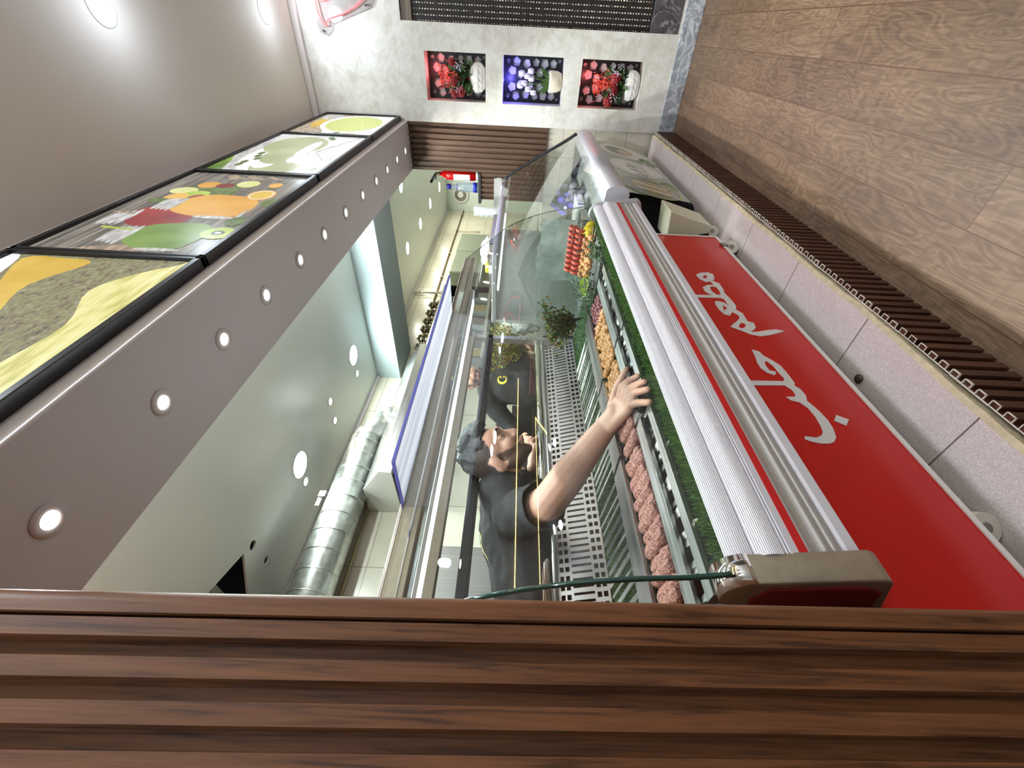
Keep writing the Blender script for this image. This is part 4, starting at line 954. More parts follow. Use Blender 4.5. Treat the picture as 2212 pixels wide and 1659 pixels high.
# clear plastic sheet and inner partition glass at the far end
part(MB().plate([(-1.34, .845), (-1.34, 1.20), (-.78, 1.02), (-.72, .80)], [], lambda a, b: (a, 1.64, b)), 'partition_glass', M['glass2'])
sheet = MB(); 
for i in range(14):
    for j in range(8):
        def PP(a, b): return (-1.13+.24*a+.02*noise.noise(Vector((a*4, b*4, 1))), 2.29+.33*a+.03*noise.noise(Vector((a*6, b*5, 9))), .83+.25*b*(1-.18*a)+.02*noise.noise(Vector((a*5, b*6, 4))))
        sheet.face([PP(i/14, j/8), PP((i+1)/14, j/8), PP((i+1)/14, (j+1)/8), PP(i/14, (j+1)/8)])
bmesh.ops.remove_doubles(sheet.bm, verts=sheet.bm.verts[:], dist=1e-5)
tsh = NT('greaseproof_sheet'); tsh.n.remove(tsh.b); tl = tsh.add('ShaderNodeBsdfTranslucent'); dfs = tsh.add('ShaderNodeBsdfDiffuse'); mxs = tsh.add('ShaderNodeMixShader'); mxs.inputs[0].default_value = .4
cs_ = tsh.ramp(tsh.noise(tsh.co(), 9, 5, .6, 1), [(.3, lin((180, 190, 184))), (.7, lin((226, 230, 226)))]); tsh.link(cs_, tl.inputs[0]); tsh.link(cs_, dfs.inputs[0]); tsh.link(tl.outputs[0], mxs.inputs[1]); tsh.link(dfs.outputs[0], mxs.inputs[2]); tsh.link(mxs.outputs[0], tsh.out.inputs[0])
q = sheet.build('plastic_sheet', tsh.m, smooth=True, fix=False); tag(q, 'crumpled pale green sheet standing in the far counter behind the tomato skewers', 'plastic sheet')

# ================================================================ CASE 2: the farther counter
c2 = thing('display_counter', 'shorter slanted-glass display counter by the plaster wall with a picture front', 'display counter', (-1.0, 2.9, .16))
def part2(mb, name, mat, **k):
    o = mb.build(name, mat, **k); adopt(c2, o); return o
Ya, Yb = 2.16, 3.64
pr = [(-.66, .772), (-.600, .768)]
for i in range(9):
    a = PI/2*.9-PI*.9*i/8; pr.append((-.592+.030*math.cos(a), .712+.056*math.sin(a)))
pr += [(-.60, .652), (-.66, .652)]
part2(MB().prism(pr, Ya, Yb-.01, smooth=True), 'bumper', M['alu'])
G2 = smoothP([(-.592, .768), (-.66, .87), (-.76, 1.04), (-.86, 1.20), (-.935, 1.303)])
g = MB(); R = [[g.bm.verts.new((x, y, z)) for x, z in G2] for y in (Ya, Yb-.02)]
for i in range(len(G2)-1): f = g.bm.faces.new((R[0][i], R[0][i+1], R[1][i+1], R[1][i])); f.smooth = True
part2(g, 'slanted_front_glass', M['glass'])
part2(MB().tube([(x, Yb-.014, z+.003) for x, z in G2], .011, 6), 'end_frame', M['black'])
part2(MB().plate([(x, z) for x, z in G2] + [(-1.32, 1.30), (-1.32, .70), (-.66, .70)], [], lambda a, b: (a, Yb-.02, b)), 'end_glass', M['glass2'])
part2(MB().plate([(x, z) for x, z in G2] + [(-1.32, 1.30), (-1.32, .70), (-.66, .70)], [], lambda a, b: (a, Ya+.02, b)), 'end_glass', M['glass2'])
part2(MB().box(-1.36, -.935, Ya, Yb, 1.292, 1.318), 'top_shelf', M['alu'], bevel=.003)
part2(MB().box(-1.20, -1.17, Ya+.1, Yb-.1, 1.281, 1.291), 'fill_strip', emit('case_fill2', (250, 252, 255), 2.0))  # added strip, lightens the far counter's inside
lamp('fill_strip_light', 'AREA', (-.185, 0, 1.275-.16), 1.4, (.98, 1, 1), c2, .03, 1.2, shape='RECTANGLE')
part2(MB().box(-1.36, -1.34, Ya, Yb, .2, 1.29), 'rear_wall', pbr('pale_grey_liner', (168, 172, 168), .4))
part2(MB().prism([(-.64, .70), (-1.34, .78), (-1.34, .74), (-.64, .66)], Ya, Yb-.02), 'deck', pbr('pale_grey_deck', (150, 155, 150), .3))
# printed front panel: slopes in towards the plinth
def PF(a, y): return (-.622-.075*a, y, .652-.412*a)     # a: 0 top..1 bottom
panel = MB(); mats2 = [pic('x', [(0, 0, 0)])]; mats2 = []
def mi2(mt):
    if mt not in mats2: mats2.append(mt)
    return mats2.index(mt)
base_m = pbr('sage_green_print', (150, 166, 144), .3, 0, .25, 7, coat=.4)
lay = 0
def ppoly(mt, pts):
    global lay
    panel.mi = mi2(mt); lay += 1; off = lay*.00012
    vs = [panel.bm.verts.new(Vector(PF(a, y))+Vector((off, 0, 0))) for y, a in pts]
    es = [panel.bm.edges.new((vs[i], vs[(i+1) % len(vs)])) for i in range(len(vs))]
    r = bmesh.ops.triangle_fill(panel.bm, use_beauty=True, use_dissolve=False, edges=es)
    for f in r['geom']:
        if isinstance(f, bmesh.types.BMFace): f.material_index = panel.mi
ppoly(base_m, [(2.30, 0), (Yb-.01, 0), (Yb-.01, 1), (2.42, 1)])
P_ = {'w': pbr('print_white', (222, 222, 218), .3, coat=.4), 'g': pbr('print_grey_green', (112, 118, 108), .3, coat=.4), 'k': pbr('print_black', (38, 38, 36), .3), 'gr': pbr('print_leaf_green', (84, 122, 56), .3, 0, .3, 40), 'b': pbr('print_bread', (196, 182, 150), .35, 0, .15, 30), 'o': pbr('print_olive', (148, 134, 72), .3, 0, .2, 30), 'r': pbr('print_red', (176, 50, 56), .3), 'y': pbr('print_yellow_rim', (196, 196, 96), .3)}
def pell(mt, cy, ca, ry, ra, n=28): ppoly(mt, [(cy+ry*math.cos(2*PI*i/n), ca+ra*math.sin(2*PI*i/n)) for i in range(n)])
pell(P_['y'], 3.42, .50, .20, .44); pell(P_['w'], 3.42, .50, .19, .42); pell(P_['g'], 3.42, .42, .12, .25); pell(P_['b'], 3.40, .52, .08, .14)
for c in ((3.3, .85), (3.2, .9), (3.28, .8)): pell(P_['gr'], c[0], c[1], .05, .08)
pell(P_['w'], 2.95, .48, .20, .44); pell(P_['k'], 2.95, .48, .188, .415); pell(P_['w'], 2.95, .48, .184, .408); pell(P_['k'], 2.95, .48, .155, .34); pell(P_['w'], 2.95, .48, .152, .335)
pell(P_['gr'], 2.66, .86, .09, .1); pell(P_['gr'], 2.68, .8, .06, .08)
# pen strokes of the sticker's writing and its red line
for (y0, a0, y1, a1, w_) in ((3.05, .40, 3.00, .52, .02), (3.0, .36, 2.94, .50, .02), (2.95, .34, 2.98, .5, .018), (2.93, .52, 3.04, .56, .018), (2.90, .38, 2.86, .56, .018), (2.86, .44, 2.93, .46, .014), (2.84, .62, 3.02, .62, .012)):
    ppoly(P_['k'], [(y0, a0), (y0+w_*.6, a0+w_*.6), (y1+w_*.6, a1+w_*.6), (y1, a1)])
for (y0, a0) in ((2.80, .44), (2.80, .50), (2.795, .56)): ppoly(P_['r'], [(y0, a0), (y0+.012, a0), (y0+.016, a0+.05), (y0+.004, a0+.05)])
pell(P_['y'], 2.52, .48, .19, .44); pell(P_['g'], 2.52, .48, .183, .42); pell(P_['o'], 2.52, .52, .12, .3)
for k in range(4): ppoly(P_['b'] if k % 2 else P_['w'], [(2.46+.05*k, .25), (2.49+.05*k, .25), (2.47+.05*k, .75), (2.44+.05*k, .75)])
for k in range(5): ppoly(P_['w'], [(2.42+.02*k, .74), (2.43+.02*k, .74), (2.425+.02*k, .82), (2.415+.02*k, .82)])
adopt(c2, panel.build('printed_front_panel', mats2, fix=False))
part2(MB().prism([(-1.34, .2), (-.76, .2), (-.70, .235), (-.65, .64), (-.66, .70), (-1.34, .70)], Ya+.24, Yb-.012), 'cabinet_body', M['blackm'])
part2(MB().prism([(-1.34, .2), (-.72, .2), (-.70, .235), (-.627, .648), (-.60, .66), (-.62, .768), (-.66, .772), (-1.34, .772)], Yb-.012, Yb), 'end_cheek', M['black'])
part2(MB().prism([(-.80, .225), (-.80, .43), (-.652, .447), (-.712, .225)], 2.12, 2.30), 'compressor_cheek', M['cream'], bevel=.006)
part2(MB().prism([(-.79, .225), (-.79, .285), (-.765, .285), (-.755, .25), (-.75, .225)], 2.1185, 2.1205), 'cheek_slot', M['blackm'])
caster(-.765, 2.17, c2); caster(-.765, 3.5, c2); caster(-1.3, 2.2, c2)
# trays inside case 2
for k, (y, x, w_, c, lb) in enumerate(((2.55, -.95, .2, 'steel', 'nearest'), (2.85, -.95, .2, 'white', 'middle'), (3.2, -.95, .26, 'steel', 'farthest'))):
    t = MB(); z = .765
    t.box(x-.12, x+.12, y-w_/2, y+w_/2, z, z+.004)
    for a in ((x-.12, x-.116, y-w_/2, y+w_/2), (x+.116, x+.12, y-w_/2, y+w_/2), (x-.12, x+.12, y-w_/2, y-w_/2+.004), (x-.12, x+.12, y+w_/2-.004, y+w_/2)): t.box(*a, z, z+.05)
    q = t.build('food_tray', M[c]); tag(q, '%s food tray inside the far counter, %s of three' % ('white' if c == 'white' else 'steel', lb), 'tray', 'trays in the far counter')
# things on top of case 2
def jar(loc, lab, h, r, first=None):
    t = thing('glass_tumbler', lab, 'glass', loc, 'stacked glass tumblers on the far counter')
    MB().lathe([(r*.82, 0), (r*.84, .002), (r, h), (r*.96, h), (r*.80, .008), (.001, .006)], seg=14).build('cup', glass('tumbler_glass', (222, 232, 232), 2.0, .22), t); return t
j = jar((-1.085, 3.28, 1.319), 'clear glass tumbler, lowest of the stack beside the foil roll', .075, .036)
for k, w_ in enumerate(('second', 'third', 'topmost')): dup(j, (-1.085+.002*k, 3.28, 1.319+.042*(k+1)), 'clear glass tumbler, %s of the stack beside the foil roll' % w_)
t = thing('cling_film_roll', 'crumpled roll of clear film lying on the far counter against the slatted partition', 'film roll', (-1.03, 3.50, 1.319))
m = MB(); rings = []
for i in range(15):
    x = -.13+.26*i/14; rings.append([(x, .026*math.cos(a)*(1+.3*noise.noise(Vector((x*30, a, 0)))), .026+.024*math.sin(a)*(1+.3*noise.noise(Vector((x*30, a, 5))))) for a in [2*PI*k/12 for k in range(12)]])
m.ring_sweep(rings).build('film', pbr('shiny_film', (222, 226, 228), .14, .35, .05, 20), t); MB().box(-.14, .14, -.035, -.031, 0, .062).build('tray_edge', M['steel'], t)
t = thing('baking_tray', 'steel oven tray with wrapped bread and a white bag on the far counter', 'tray', (-1.15, 2.75, 1.319))
m = MB(); m.box(-.14, .14, -.26, .26, .006, .009)
for a in ((-.14, -.137, -.26, .26), (.137, .14, -.26, .26), (-.14, .14, -.26, -.257), (-.14, .14, .257, .26)): m.box(*a, .0, .036)
m.build('tray_body', M['steel'], t)
def crumple(c, r, seed, amp=.35):
    m = MB(); rings = []
    for i in range(1, 12):
        th = PI*i/12; ring = []
        for k in range(18):
            a = 2*PI*k/18; v = Vector((math.sin(th)*math.cos(a), math.sin(th)*math.sin(a), math.cos(th))); d = 1+amp*noise.noise(v*2.7+Vector((seed, 0, 0)))+amp*.4*noise.noise(v*8+Vector((0, seed, 0)))
            ring.append((c[0]+v.x*r[0]*d, c[1]+v.y*r[1]*d, c[2]+v.z*r[2]*d))
        rings.append(ring)
    return m.ring_sweep(rings)
q = crumple((-1.15, 2.72, 1.375), (.07, .14, .045), 3, .5).build('plastic_bag', pbr('white_plastic_bag', (236, 236, 232), .35)); tag(q, 'crumpled white plastic bag lying in the oven tray on the far counter', 'plastic bag')
q = crumple((-1.07, 2.62, 1.348), (.04, .14, .016), 8, .15).build('flatbread', pbr('pale_pink_wrapped_bread', (206, 172, 156), .5, 0, .2, 20)); tag(q, 'folded flatbread at the front of the oven tray', 'bread')
q = MB().lathe([(.02, 0), (.034, .03), (.036, .034), (.033, .034), (.019, .004), (.001, .003)], (-1.16, 2.46, 1.3195), 20).build('small_bowl', M['chrome']); tag(q, 'small shiny metal bowl by the near end of the oven tray', 'bowl')
q = MB().lathe([(.018, 0), (.03, .022), (.032, .05), (.024, .055), (.001, .056)], (-1.20, 2.56, 1.328), 16).build('lemon_half', M['lemon']); tag(q, 'yellow lemon squeezed beside the white bag', 'lemon')
# extinguisher and water bottle on the black shelf
t = thing('fire_extinguisher', 'small red fire extinguisher standing on the black shelf', 'fire extinguisher', (-.985, YF+.10, 1.534))
MB().lathe([(.001, 0), (.04, 0), (.04, .006), (.038, .008), (.038, .03), (.046, .032), (.047, .25), (.043, .28), (.028, .305), (.018, .315), (.018, .335), (.001, .335)], seg=26).build('cylinder_body', M['red'], t)
MB().lathe([(.041, 0), (.0415, .02), (.04, .022)], seg=24).build('base_ring', M['white'], t)
m = MB(); n = 12
R = [[m.bm.verts.new((.0476*math.cos(a), .0476*math.sin(a), z)) for a in [PI*.86+PI*.72*i/n for i in range(n+1)]] for z in (.075, .215)]
for i in range(n): m.bm.faces.new((R[0][i], R[0][i+1], R[1][i+1], R[1][i]))
m.build('paper_label', pbr('white_label', (230, 230, 228), .5), t)
MB().cyl((0, 0, .333), (0, 0, .372), .012).cyl((.0, -.012, .35), (0, -.036, .34), .009).build('valve', pbr('brass_valve', (120, 104, 72), .4, .7), t)
MB().tube([(0, 0, .37), (-.02, -.0, .385), (-.075, 0, .42)], [.009, .009, .012], 8).tube([(0, 0, .362), (-.02, 0, .372), (-.05, 0, .376)], .005, 6).build('handle', M['black'], t)
t = thing('water_bottle', 'clear plastic water bottle with blue cap and label in front of the extinguisher', 'water bottle', (-1.075, YF+.06, 1.534))
MB().lathe([(.001, 0), (.036, 0), (.04, .008), (.04, .05), (.038, .06), (.04, .07), (.04, .15), (.03, .19), (.018, .215), (.0145, .225), (.0145, .24)], seg=24).build('bottle_body', M['bottle'], t)
MB().lathe([(.0408, .012), (.0408, .045)], seg=24).build('label_band', pbr('blue_label', (20, 40, 160), .35), t); MB().lathe([(.017, .236), (.021, .238), (.021, .272), (.018, .276), (.001, .276)], seg=20).build('cap', pbr('blue_cap', (24, 30, 140), .35), t)
MB().lathe([(.0325, .181), (.0275, .195)], seg=20).build('neck_band', pbr('blue_label2', (30, 50, 160), .35), t)
# ================================================================ kitchen fittings
t = thing('ventilation_duct', 'round galvanised steel duct running along the kitchen wall under the ceiling', 'duct', (-2.53, 1.3, 2.16))
def K(mb, root, name, mat, **k):
    o = mb.build(name, mat, **k); adopt(root, o); return o
dx, dz, dr = -2.53, 2.285, .125
m = MB(); m.lathe([(dr, .1), (dr, 2.19)], (dx, 0, dz), 40, None, 'y')
y = .12
while y < 2.16: m.lathe([(dr, y), (dr+.0028, y+.001), (dr+.0028, y+.005), (dr, y+.006)], (dx, 0, dz), 40, None, 'y'); y += .125
K(m, t, 'duct_tube', M['galv'])
m = MB(); m.tube([(dx, 2.18, dz), (dx+.0, 2.24, dz-.01), (dx+.01, 2.40, dz-.11)], [dr*.985, dr*.985, dr*.98], 28); K(m, t, 'elbow', M['galv'])
m = MB(); m.tube([(dx+.01, 2.37, dz-.095), (dx+.01, 2.43, dz-.17)], [dr, dr*.99], 28); K(m, t, 'hood_collar', M['galv'])
m = MB(); m.box(dx+.05, dx+.09, 1.62, 1.66, dz+dr-.012, dz+dr+.03).box(dx+.06, dx+.068, 1.56, 1.67, dz+dr+.01, dz+dr+.034); K(m, t, 'damper_handle', M['steel'])
t = thing('extractor_hood', 'stainless steel extractor hood over the grill at the kitchen wall', 'extractor hood', (-2.45, 2.4, 1.93))
hp = [(-2.715, 2.17), (-2.452, 2.162), (-2.249, 2.024), (-2.258, 1.943), (-2.262, 1.941), (-2.715, 1.93)]
K(MB().prism([(-2.715, 2.17), (-2.452, 2.162), (-2.249, 2.024), (-2.258, 1.943), (-2.30, 1.943), (-2.31, 2.0), (-2.69, 2.02), (-2.69, 1.93), (-2.715, 1.93)], 1.70, 3.15), t, 'canopy', M['steel'], bevel=.002)
K(MB().prism(hp, 1.694, 1.70), t, 'side_panel', pbr('unpolished_side_sheet', (214, 216, 208), .5, .3, .05, 8)); K(MB().prism(hp, 3.15, 3.156), t, 'side_panel', M['steel'])
for k in range(5): 
    K(MB().box(-2.46, -2.45, 1.80+.27*k, 2.02+.27*k, 1.98, 2.0).box(-2.66, -2.33, 1.80+.27*k, 2.02+.27*k, 1.985, 1.99), t, 'grease_filter', M['dark'])
K(MB().box(-2.262, -2.20, 2.28, 2.34, 1.90, 1.935).cyl((-2.25, 2.31, 1.93), (-2.25, 2.31, 1.88), .016), t, 'lamp_holder', M['black'])
pp_ = MB().cyl((-2.705, -.1, 2.175), (-2.705, 1.9, 2.175), .010, seg=8).build('conduit_pipe', pbr('yellowed_pipe', (176, 160, 116), .45)); tag(pp_, 'thin yellowish pipe along the tiled kitchen wall below the duct', 'pipe')
t = thing('gas_pipe', 'thin brown gas pipe with brackets along the far tiled kitchen wall', 'pipe', (-2.70, 6.2, 2.2))
K(MB().tube([(-2.705, 8.2, 2.20), (-2.705, 6.6, 2.205), (-2.705, 5.0, 2.20), (-2.705, 4.75, 2.2)], .011, 8), t, 'pipe_run', pbr('brown_pipe', (116, 92, 62), .5))
K(MB().tube([(-2.703, 7.15, 2.2), (-2.703, 7.15, 1.80)], .008, 6), t, 'drop_pipe', pbr('beige_pipe', (206, 192, 160), .5)); K(MB().tube([(-2.703, 5.0, 2.2), (-2.703, 5.0, 1.9)], .008, 6), t, 'drop_pipe', pbr('beige_pipe2', (206, 192, 160), .5))
for y in (7.9, 7.15, 6.2, 5.4): K(MB().box(-2.719, -2.69, y-.015, y+.015, 2.185, 2.215), t, 'bracket', M['steel_dark'])
q = MB().tube([(-2.70, 4.90, 2.50), (-2.68, 4.90, 2.40), (-2.68, 4.90, 2.12)], .014, 10).build('chrome_pipe', M['chrome']); tag(q, 'vertical chrome pipe on the tiled wall behind the teapots', 'pipe')
# wall cabinet with glass doors and teapots on top
t = thing('wall_cabinet', 'black glass-fronted wall cabinet of boxes behind the counter, teapots on top', 'cabinet', (-2.55, 3.9, 1.45))
m = MB(); m.box(-2.715, -2.705, 3.18, 4.60, 1.45, 2.025).box(-2.715, -2.40, 3.18, 4.60, 2.005, 2.025).box(-2.715, -2.40, 3.18, 4.60, 1.45, 1.465).box(-2.715, -2.40, 3.18, 3.195, 1.45, 2.02).box(-2.715, -2.40, 4.585, 4.60, 1.45, 2.02)
K(m, t, 'cabinet_body', M['black'])
for k in range(5): K(MB().box(-2.70, -2.402, 3.18+.284*k-.006+.001, 3.18+.284*k+.006, 1.466, 2.004), t, 'divider', pbr('grey_divider', (150, 152, 150), .4))
K(MB().box(-2.704, -2.41, 3.2, 4.58, 1.715, 1.722), t, 'inner_shelf', M['dark'])
K(MB().box(-2.399, -2.395, 3.18, 4.60, 1.45, 1.48).box(-2.399, -2.395, 3.18, 4.60, 2.0, 2.025), t, 'door_frame', M['steel'])
bxm = [pbr('gold_carton', (168, 150, 104), .5, 0, .4, 40), pbr('grey_carton', (120, 122, 118), .5, 0, .3, 30), pbr('brown_carton', (110, 84, 58), .5, 0, .4, 40)]
names = ('nearest', 'second', 'third', 'fourth', 'fifth')
for k in range(5):
    for j, zz in enumerate((1.4655, 1.7225)):
        if k == 4 and j: continue
        b_ = MB().box(-2.66, -2.45, 3.205+.284*k, 3.205+.284*k+.2, zz, zz+.14+.03*((k+j) % 2)).build('carton', bxm[(k+j) % 3], bevel=.002)
        tag(b_, '%s carton in the %s bay of the black wall cabinet, %s shelf' % (('gold', 'grey', 'brown')[(k+j) % 3], names[k], ('lower', 'upper')[j]), 'box', 'cartons in the wall cabinet')
tm = pbr('brass_tinted_chrome', (160, 150, 126), .14, .95)
def teapot(loc, lab):
    t = thing('double_teapot', lab, 'teapot', loc, 'double teapots on the black cabinet')
    MB().lathe([(.001, 0), (.045, 0), (.062, .012), (.064, .035), (.05, .058), (.046, .062)], seg=20).tube([(.055, 0, .03), (.085, 0, .045), (.095, 0, .06)], [.012, .007, .005], 8).build('lower_pot', tm, t)
    MB().lathe([(.044, .062), (.052, .074), (.052, .094), (.036, .112), (.03, .114)], seg=20).tube([(.045, 0, .085), (.07, 0, .098), (.08, 0, .11)], [.009, .006, .004], 8).build('upper_pot', tm, t)
    MB().lathe([(.032, .114), (.02, .124), (.006, .127), (.008, .138), (.001, .141)], seg=16).build('lid', tm, t)
    MB().tube([(-.05, 0, .01), (-.095, 0, .02), (-.095, 0, .05), (-.05, 0, .055)], .005, 6).build('handle', M['black'], t)
    return t
tp = None
for k, y in enumerate((3.24, 3.40, 3.56, 3.73, 3.89, 4.06, 4.24)):
    lab = 'shiny double teapot on the black cabinet, %s from the extractor hood' % ('first' if k == 0 else ORD[k])
    tp = teapot((-2.48, y, 2.0255), lab) if tp is None else tp
    if k: dup(tp, (-2.48, y, 2.0255), lab, rotz=-.9+.2*(k % 3))
tp.rotation_euler = (0, 0, -.8)
t = thing('wall_cabinet', 'grey-green wall cupboard on the far tiled kitchen wall', 'cabinet', (-2.55, 5.6, 1.55))
K(MB().box(-2.715, -2.42, 5.0, 6.3, 1.60, 2.02), t, 'cabinet_body', pbr('grey_green_laminate', (150, 158, 140), .3), bevel=.003); K(MB().box(-2.419, -2.414, 5.01, 5.64, 1.61, 2.01).box(-2.419, -2.414, 5.66, 6.29, 1.61, 2.01), t, 'door', pbr('grey_green_door', (138, 146, 130), .25), bevel=.002)
# vent on the end wall
t = thing('round_vent', 'round white fan vent with dark ring on the far white kitchen wall', 'vent', (-2.43, 8.24, 2.25))
for r0, r1, mt, nm in ((.15, .128, M['white'], 'outer_ring'), (.128, .104, M['plaster_white'], 'flange'), (.104, .088, M['black'], 'dark_ring'), (.088, .078, M['white'], 'inner_ring'), (.078, .062, M['black'], 'dark_ring'), (.062, .001, M['white'], 'hub')):
    MB().lathe([(r0, .0), (r0, -.02), (r1, -.022), (r1, 0)], (0, 0, 0), 30, None, 'y').build(nm, mt, t)
# grill counter and work tables at the wall
t = thing('grill_counter', 'stainless steel grill counter with dark front under the extractor hood', 'counter', (-2.5, 2.4, 0))
K(MB().box(-2.715, -2.32, 1.2, 3.15, .10, .86), t, 'body', M['dark'], bevel=.003); K(MB().box(-2.715, -2.30, 1.18, 3.15, .86, .90), t, 'worktop', M['steel'], bevel=.003)
for k in range(4): K(MB().box(-2.3195, -2.314, 1.22+.48*k, 1.67+.48*k, .16, .80), t, 'door', M['steel_dark'], bevel=.003)
K(MB().box(-2.70, -2.36, 1.9, 2.9, .90, 1.0), t, 'charcoal_trough', M['black'], bevel=.004)
for k in range(6): K(MB().cyl((-2.315, 1.4+.28*k, .83), (-2.285, 1.4+.28*k, .83), .018, seg=14), t, 'knob', M['chrome'])
t = thing('counter_oven', 'black countertop oven on the grill counter behind the men', 'oven', (-2.52, 2.1, .9))
K(MB().box(-2.70, -2.345, 1.45, 1.88, .905, 1.20).box(-2.70, -2.36, 1.95, 2.5, 1.001, 1.16), t, 'oven_body', M['blackm'], bevel=.004)
K(MB().box(-2.3445, -2.34, 1.48, 1.85, .93, 1.16), t, 'oven_door', M['black']); K(MB().cyl((-2.325, 1.5, 1.14), (-2.325, 1.83, 1.14), .008, seg=8), t, 'handle', M['steel'])
t = thing('refrigerator', 'tall stainless steel refrigerator behind the leaning man', 'refrigerator', (-2.42, .7, 0))
K(MB().box(-2.715, -2.16, .25, 1.15, .06, 1.66), t, 'fridge_body', M['steel'], bevel=.006)
for k in range(2): K(MB().box(-2.1595, -2.135, -.0+.26+.445*k, .695+.445*k, .1, 1.64), t, 'door', M['steel_v'], bevel=.004); K(MB().cyl((-2.115, .66+.09*k, .8), (-2.115, .66+.09*k, 1.2), .009, seg=8), t, 'handle', M['chrome'])
for x in (-2.7, -2.2):
    for y in (.28, 1.1): K(MB().cyl((x+.02, y, 0), (x+.02, y, .06), .02, seg=10), t, 'leg', M['black'])
t = thing('work_table', 'pale steel work table along the wall beyond the grill', 'table', (-2.5, 4.2, 0))
K(MB().box(-2.715, -2.2, 3.3, 6.5, .86, .90), t, 'tabletop', M['steel'], bevel=.003); K(MB().box(-2.715, -2.25, 3.35, 6.45, .1, .859), t, 'cupboard', pbr('pale_panel', (188, 194, 180), .4), bevel=.003)
for y in (3.32, 6.44):
    for x in (-2.70, -2.24): K(MB().box(x, x+.04, y, y+.04, 0, .86), t, 'leg', M['steel'])

# ================================================================ people
def evaluated(o, smooth=True):
    dg = bpy.context.evaluated_depsgraph_get(); dg.update(); me = bpy.data.meshes.new_from_object(o.evaluated_get(dg)); o.modifiers.clear(); old = o.data; o.data = me; bpy.data.meshes.remove(old)
    if smooth:
        for p in me.polygons: p.use_smooth = True
    return o
def blob(name, prims, voxel, mat, it=6, cut=None, disp=None, planes=()):
    m = MB()
    for q in prims:
        if q[0] == 'cap':
            _, a, b, r0, r1 = q; a = Vector(a); b = Vector(b); n = 5; pts = []; rr = []
            d = (b-a); L = max(d.length, 1e-5); d = d/L
            for i in range(n): t = -math.cos(PI/2*i/n); pts.append(a+d*r0*t*1.0); rr.append(max(r0*math.sqrt(max(0, 1-t*t)), r0*.05))
            pts.append(a+d*1e-4); rr.append(r0); pts.append(b-d*1e-4); rr.append(r1)
            for i in range(1, n+1): t = math.sin(PI/2*i/n); pts.append(b+d*r1*t); rr.append(max(r1*math.sqrt(max(0, 1-t*t)), r1*.05))
            m.tube(pts, rr, 14)
        else:
            _, c, r, R = q; m.ell(c, r, R, 20, 14)
    o = m.build(name, mat)
    rm = o.modifiers.new('r', 'REMESH'); rm.mode = 'VOXEL'; rm.voxel_size = voxel
    sm = o.modifiers.new('s', 'SMOOTH'); sm.iterations = it; sm.factor = .6
    evaluated(o)
    me = o.data
    if disp or cut or planes:
        bm = bmesh.new(); bm.from_mesh(me); bm.normal_update()
        if disp:
            for v in bm.verts: v.co += v.normal*disp(v.co)
        for co, no, rad in planes:
            near = [f for f in bm.faces if (f.calc_center_median()-Vector(co)).length < rad]
            geo = set(near); [geo.update(f.edges) or geo.update(f.verts) for f in near]
            bmesh.ops.bisect_plane(bm, geom=list(geo), plane_co=co, plane_no=no, dist=1e-5)
            bmesh.ops.delete(bm, geom=[v for v in bm.verts if (v.co-Vector(co)).length < rad and (v.co-Vector(co)).dot(Vector(no)) > 1e-4], context='VERTS')
        if cut:
            bmesh.ops.delete(bm, geom=[v for v in bm.verts if cut(v.co)], context='VERTS')
        bm.to_mesh(me); bm.free()
    return o
def frame(face, up=(0, 0, 1)):
    x = Vector(face).normalized(); z = Vector(up); z = (z-x*z.dot(x)).normalized(); y = z.cross(x)
    return Matrix((x, y, z)).transposed()
def head_prims(c, R, s=1.0):
    c = Vector(c); T = lambda p: c+R@(Vector(p)*s)
    e = lambda p, r: ('ell', T(p), tuple(x*s for x in r), R)
    k = lambda a, b, r0, r1: ('cap', T(a), T(b), r0*s, r1*s)
    P = [e((-.014, 0, .034), (.098, .077, .090)), e((.028, 0, -.018), (.066, .060, .084)), e((.032, 0, -.074), (.050, .049, .036)), e((.066, 0, -.098), (.020, .022, .017)),
         k((.086, 0, .018), (.108, 0, -.026), .0085, .0125), e((.099, .012, -.030), (.009, .009, .008)), e((.099, -.012, -.030), (.009, .009, .008)), e((.083, 0, .036), (.016, .050, .011)),
         e((.064, .036, -.022), (.028, .024, .028)), e((.064, -.036, -.022), (.028, .024, .028)), e((.088, 0, -.054), (.013, .026, .0065)), e((.086, 0, -.065), (.013, .022, .0075)), k((.03, .04, -.07), (-.02, .068, -.03), .022, .02), k((.03, -.04, -.07), (-.02, -.068, -.03), .022, .02)]
    for sgn in (1, -1):
        P.append(('ell', T((-.006, sgn*.077, -.012)), (.018*s, .009*s, .031*s), R @ Matrix.Rotation(sgn*-.35, 3, 'Z')))
    return P, T
def skin_with_hair(name, skin_col, beard_col, hair_col):
    t = NT(name); t.b.inputs['Roughness'].default_value = .5; n = t.noise(t.co(), 14, 5, .6); f = t.noise(t.co(), 420, 3, .7)
    c = lin(skin_col); base = t.ramp(n, [(.3, tuple(x*.92 for x in c[:3])+(1,)), (.7, tuple(min(1, x*1.07) for x in c[:3])+(1,))])
    a = t.add('ShaderNodeAttribute'); a.attribute_name = 'beard'; h = t.add('ShaderNodeAttribute'); h.attribute_name = 'scalp'
    fa = t.math('MULTIPLY', a.outputs['Fac'], t.math('MULTIPLY_ADD', f, .9, .42)); fh = t.math('MULTIPLY', h.outputs['Fac'], t.math('MULTIPLY_ADD', f, .5, .72))
    m1 = t.mix(t.math('MINIMUM', fa, .93), base, lin(beard_col)); t.link(t.mix(t.math('MINIMUM', fh, .97), m1, lin(hair_col)), t.b.inputs['Base Color'])
    t.b.inputs['Subsurface Weight'].default_value = .1; t.b.inputs['Subsurface Scale'].default_value = .01; t.bump(t.noise(t.co(), 120, 3), .08, .004); return t.m
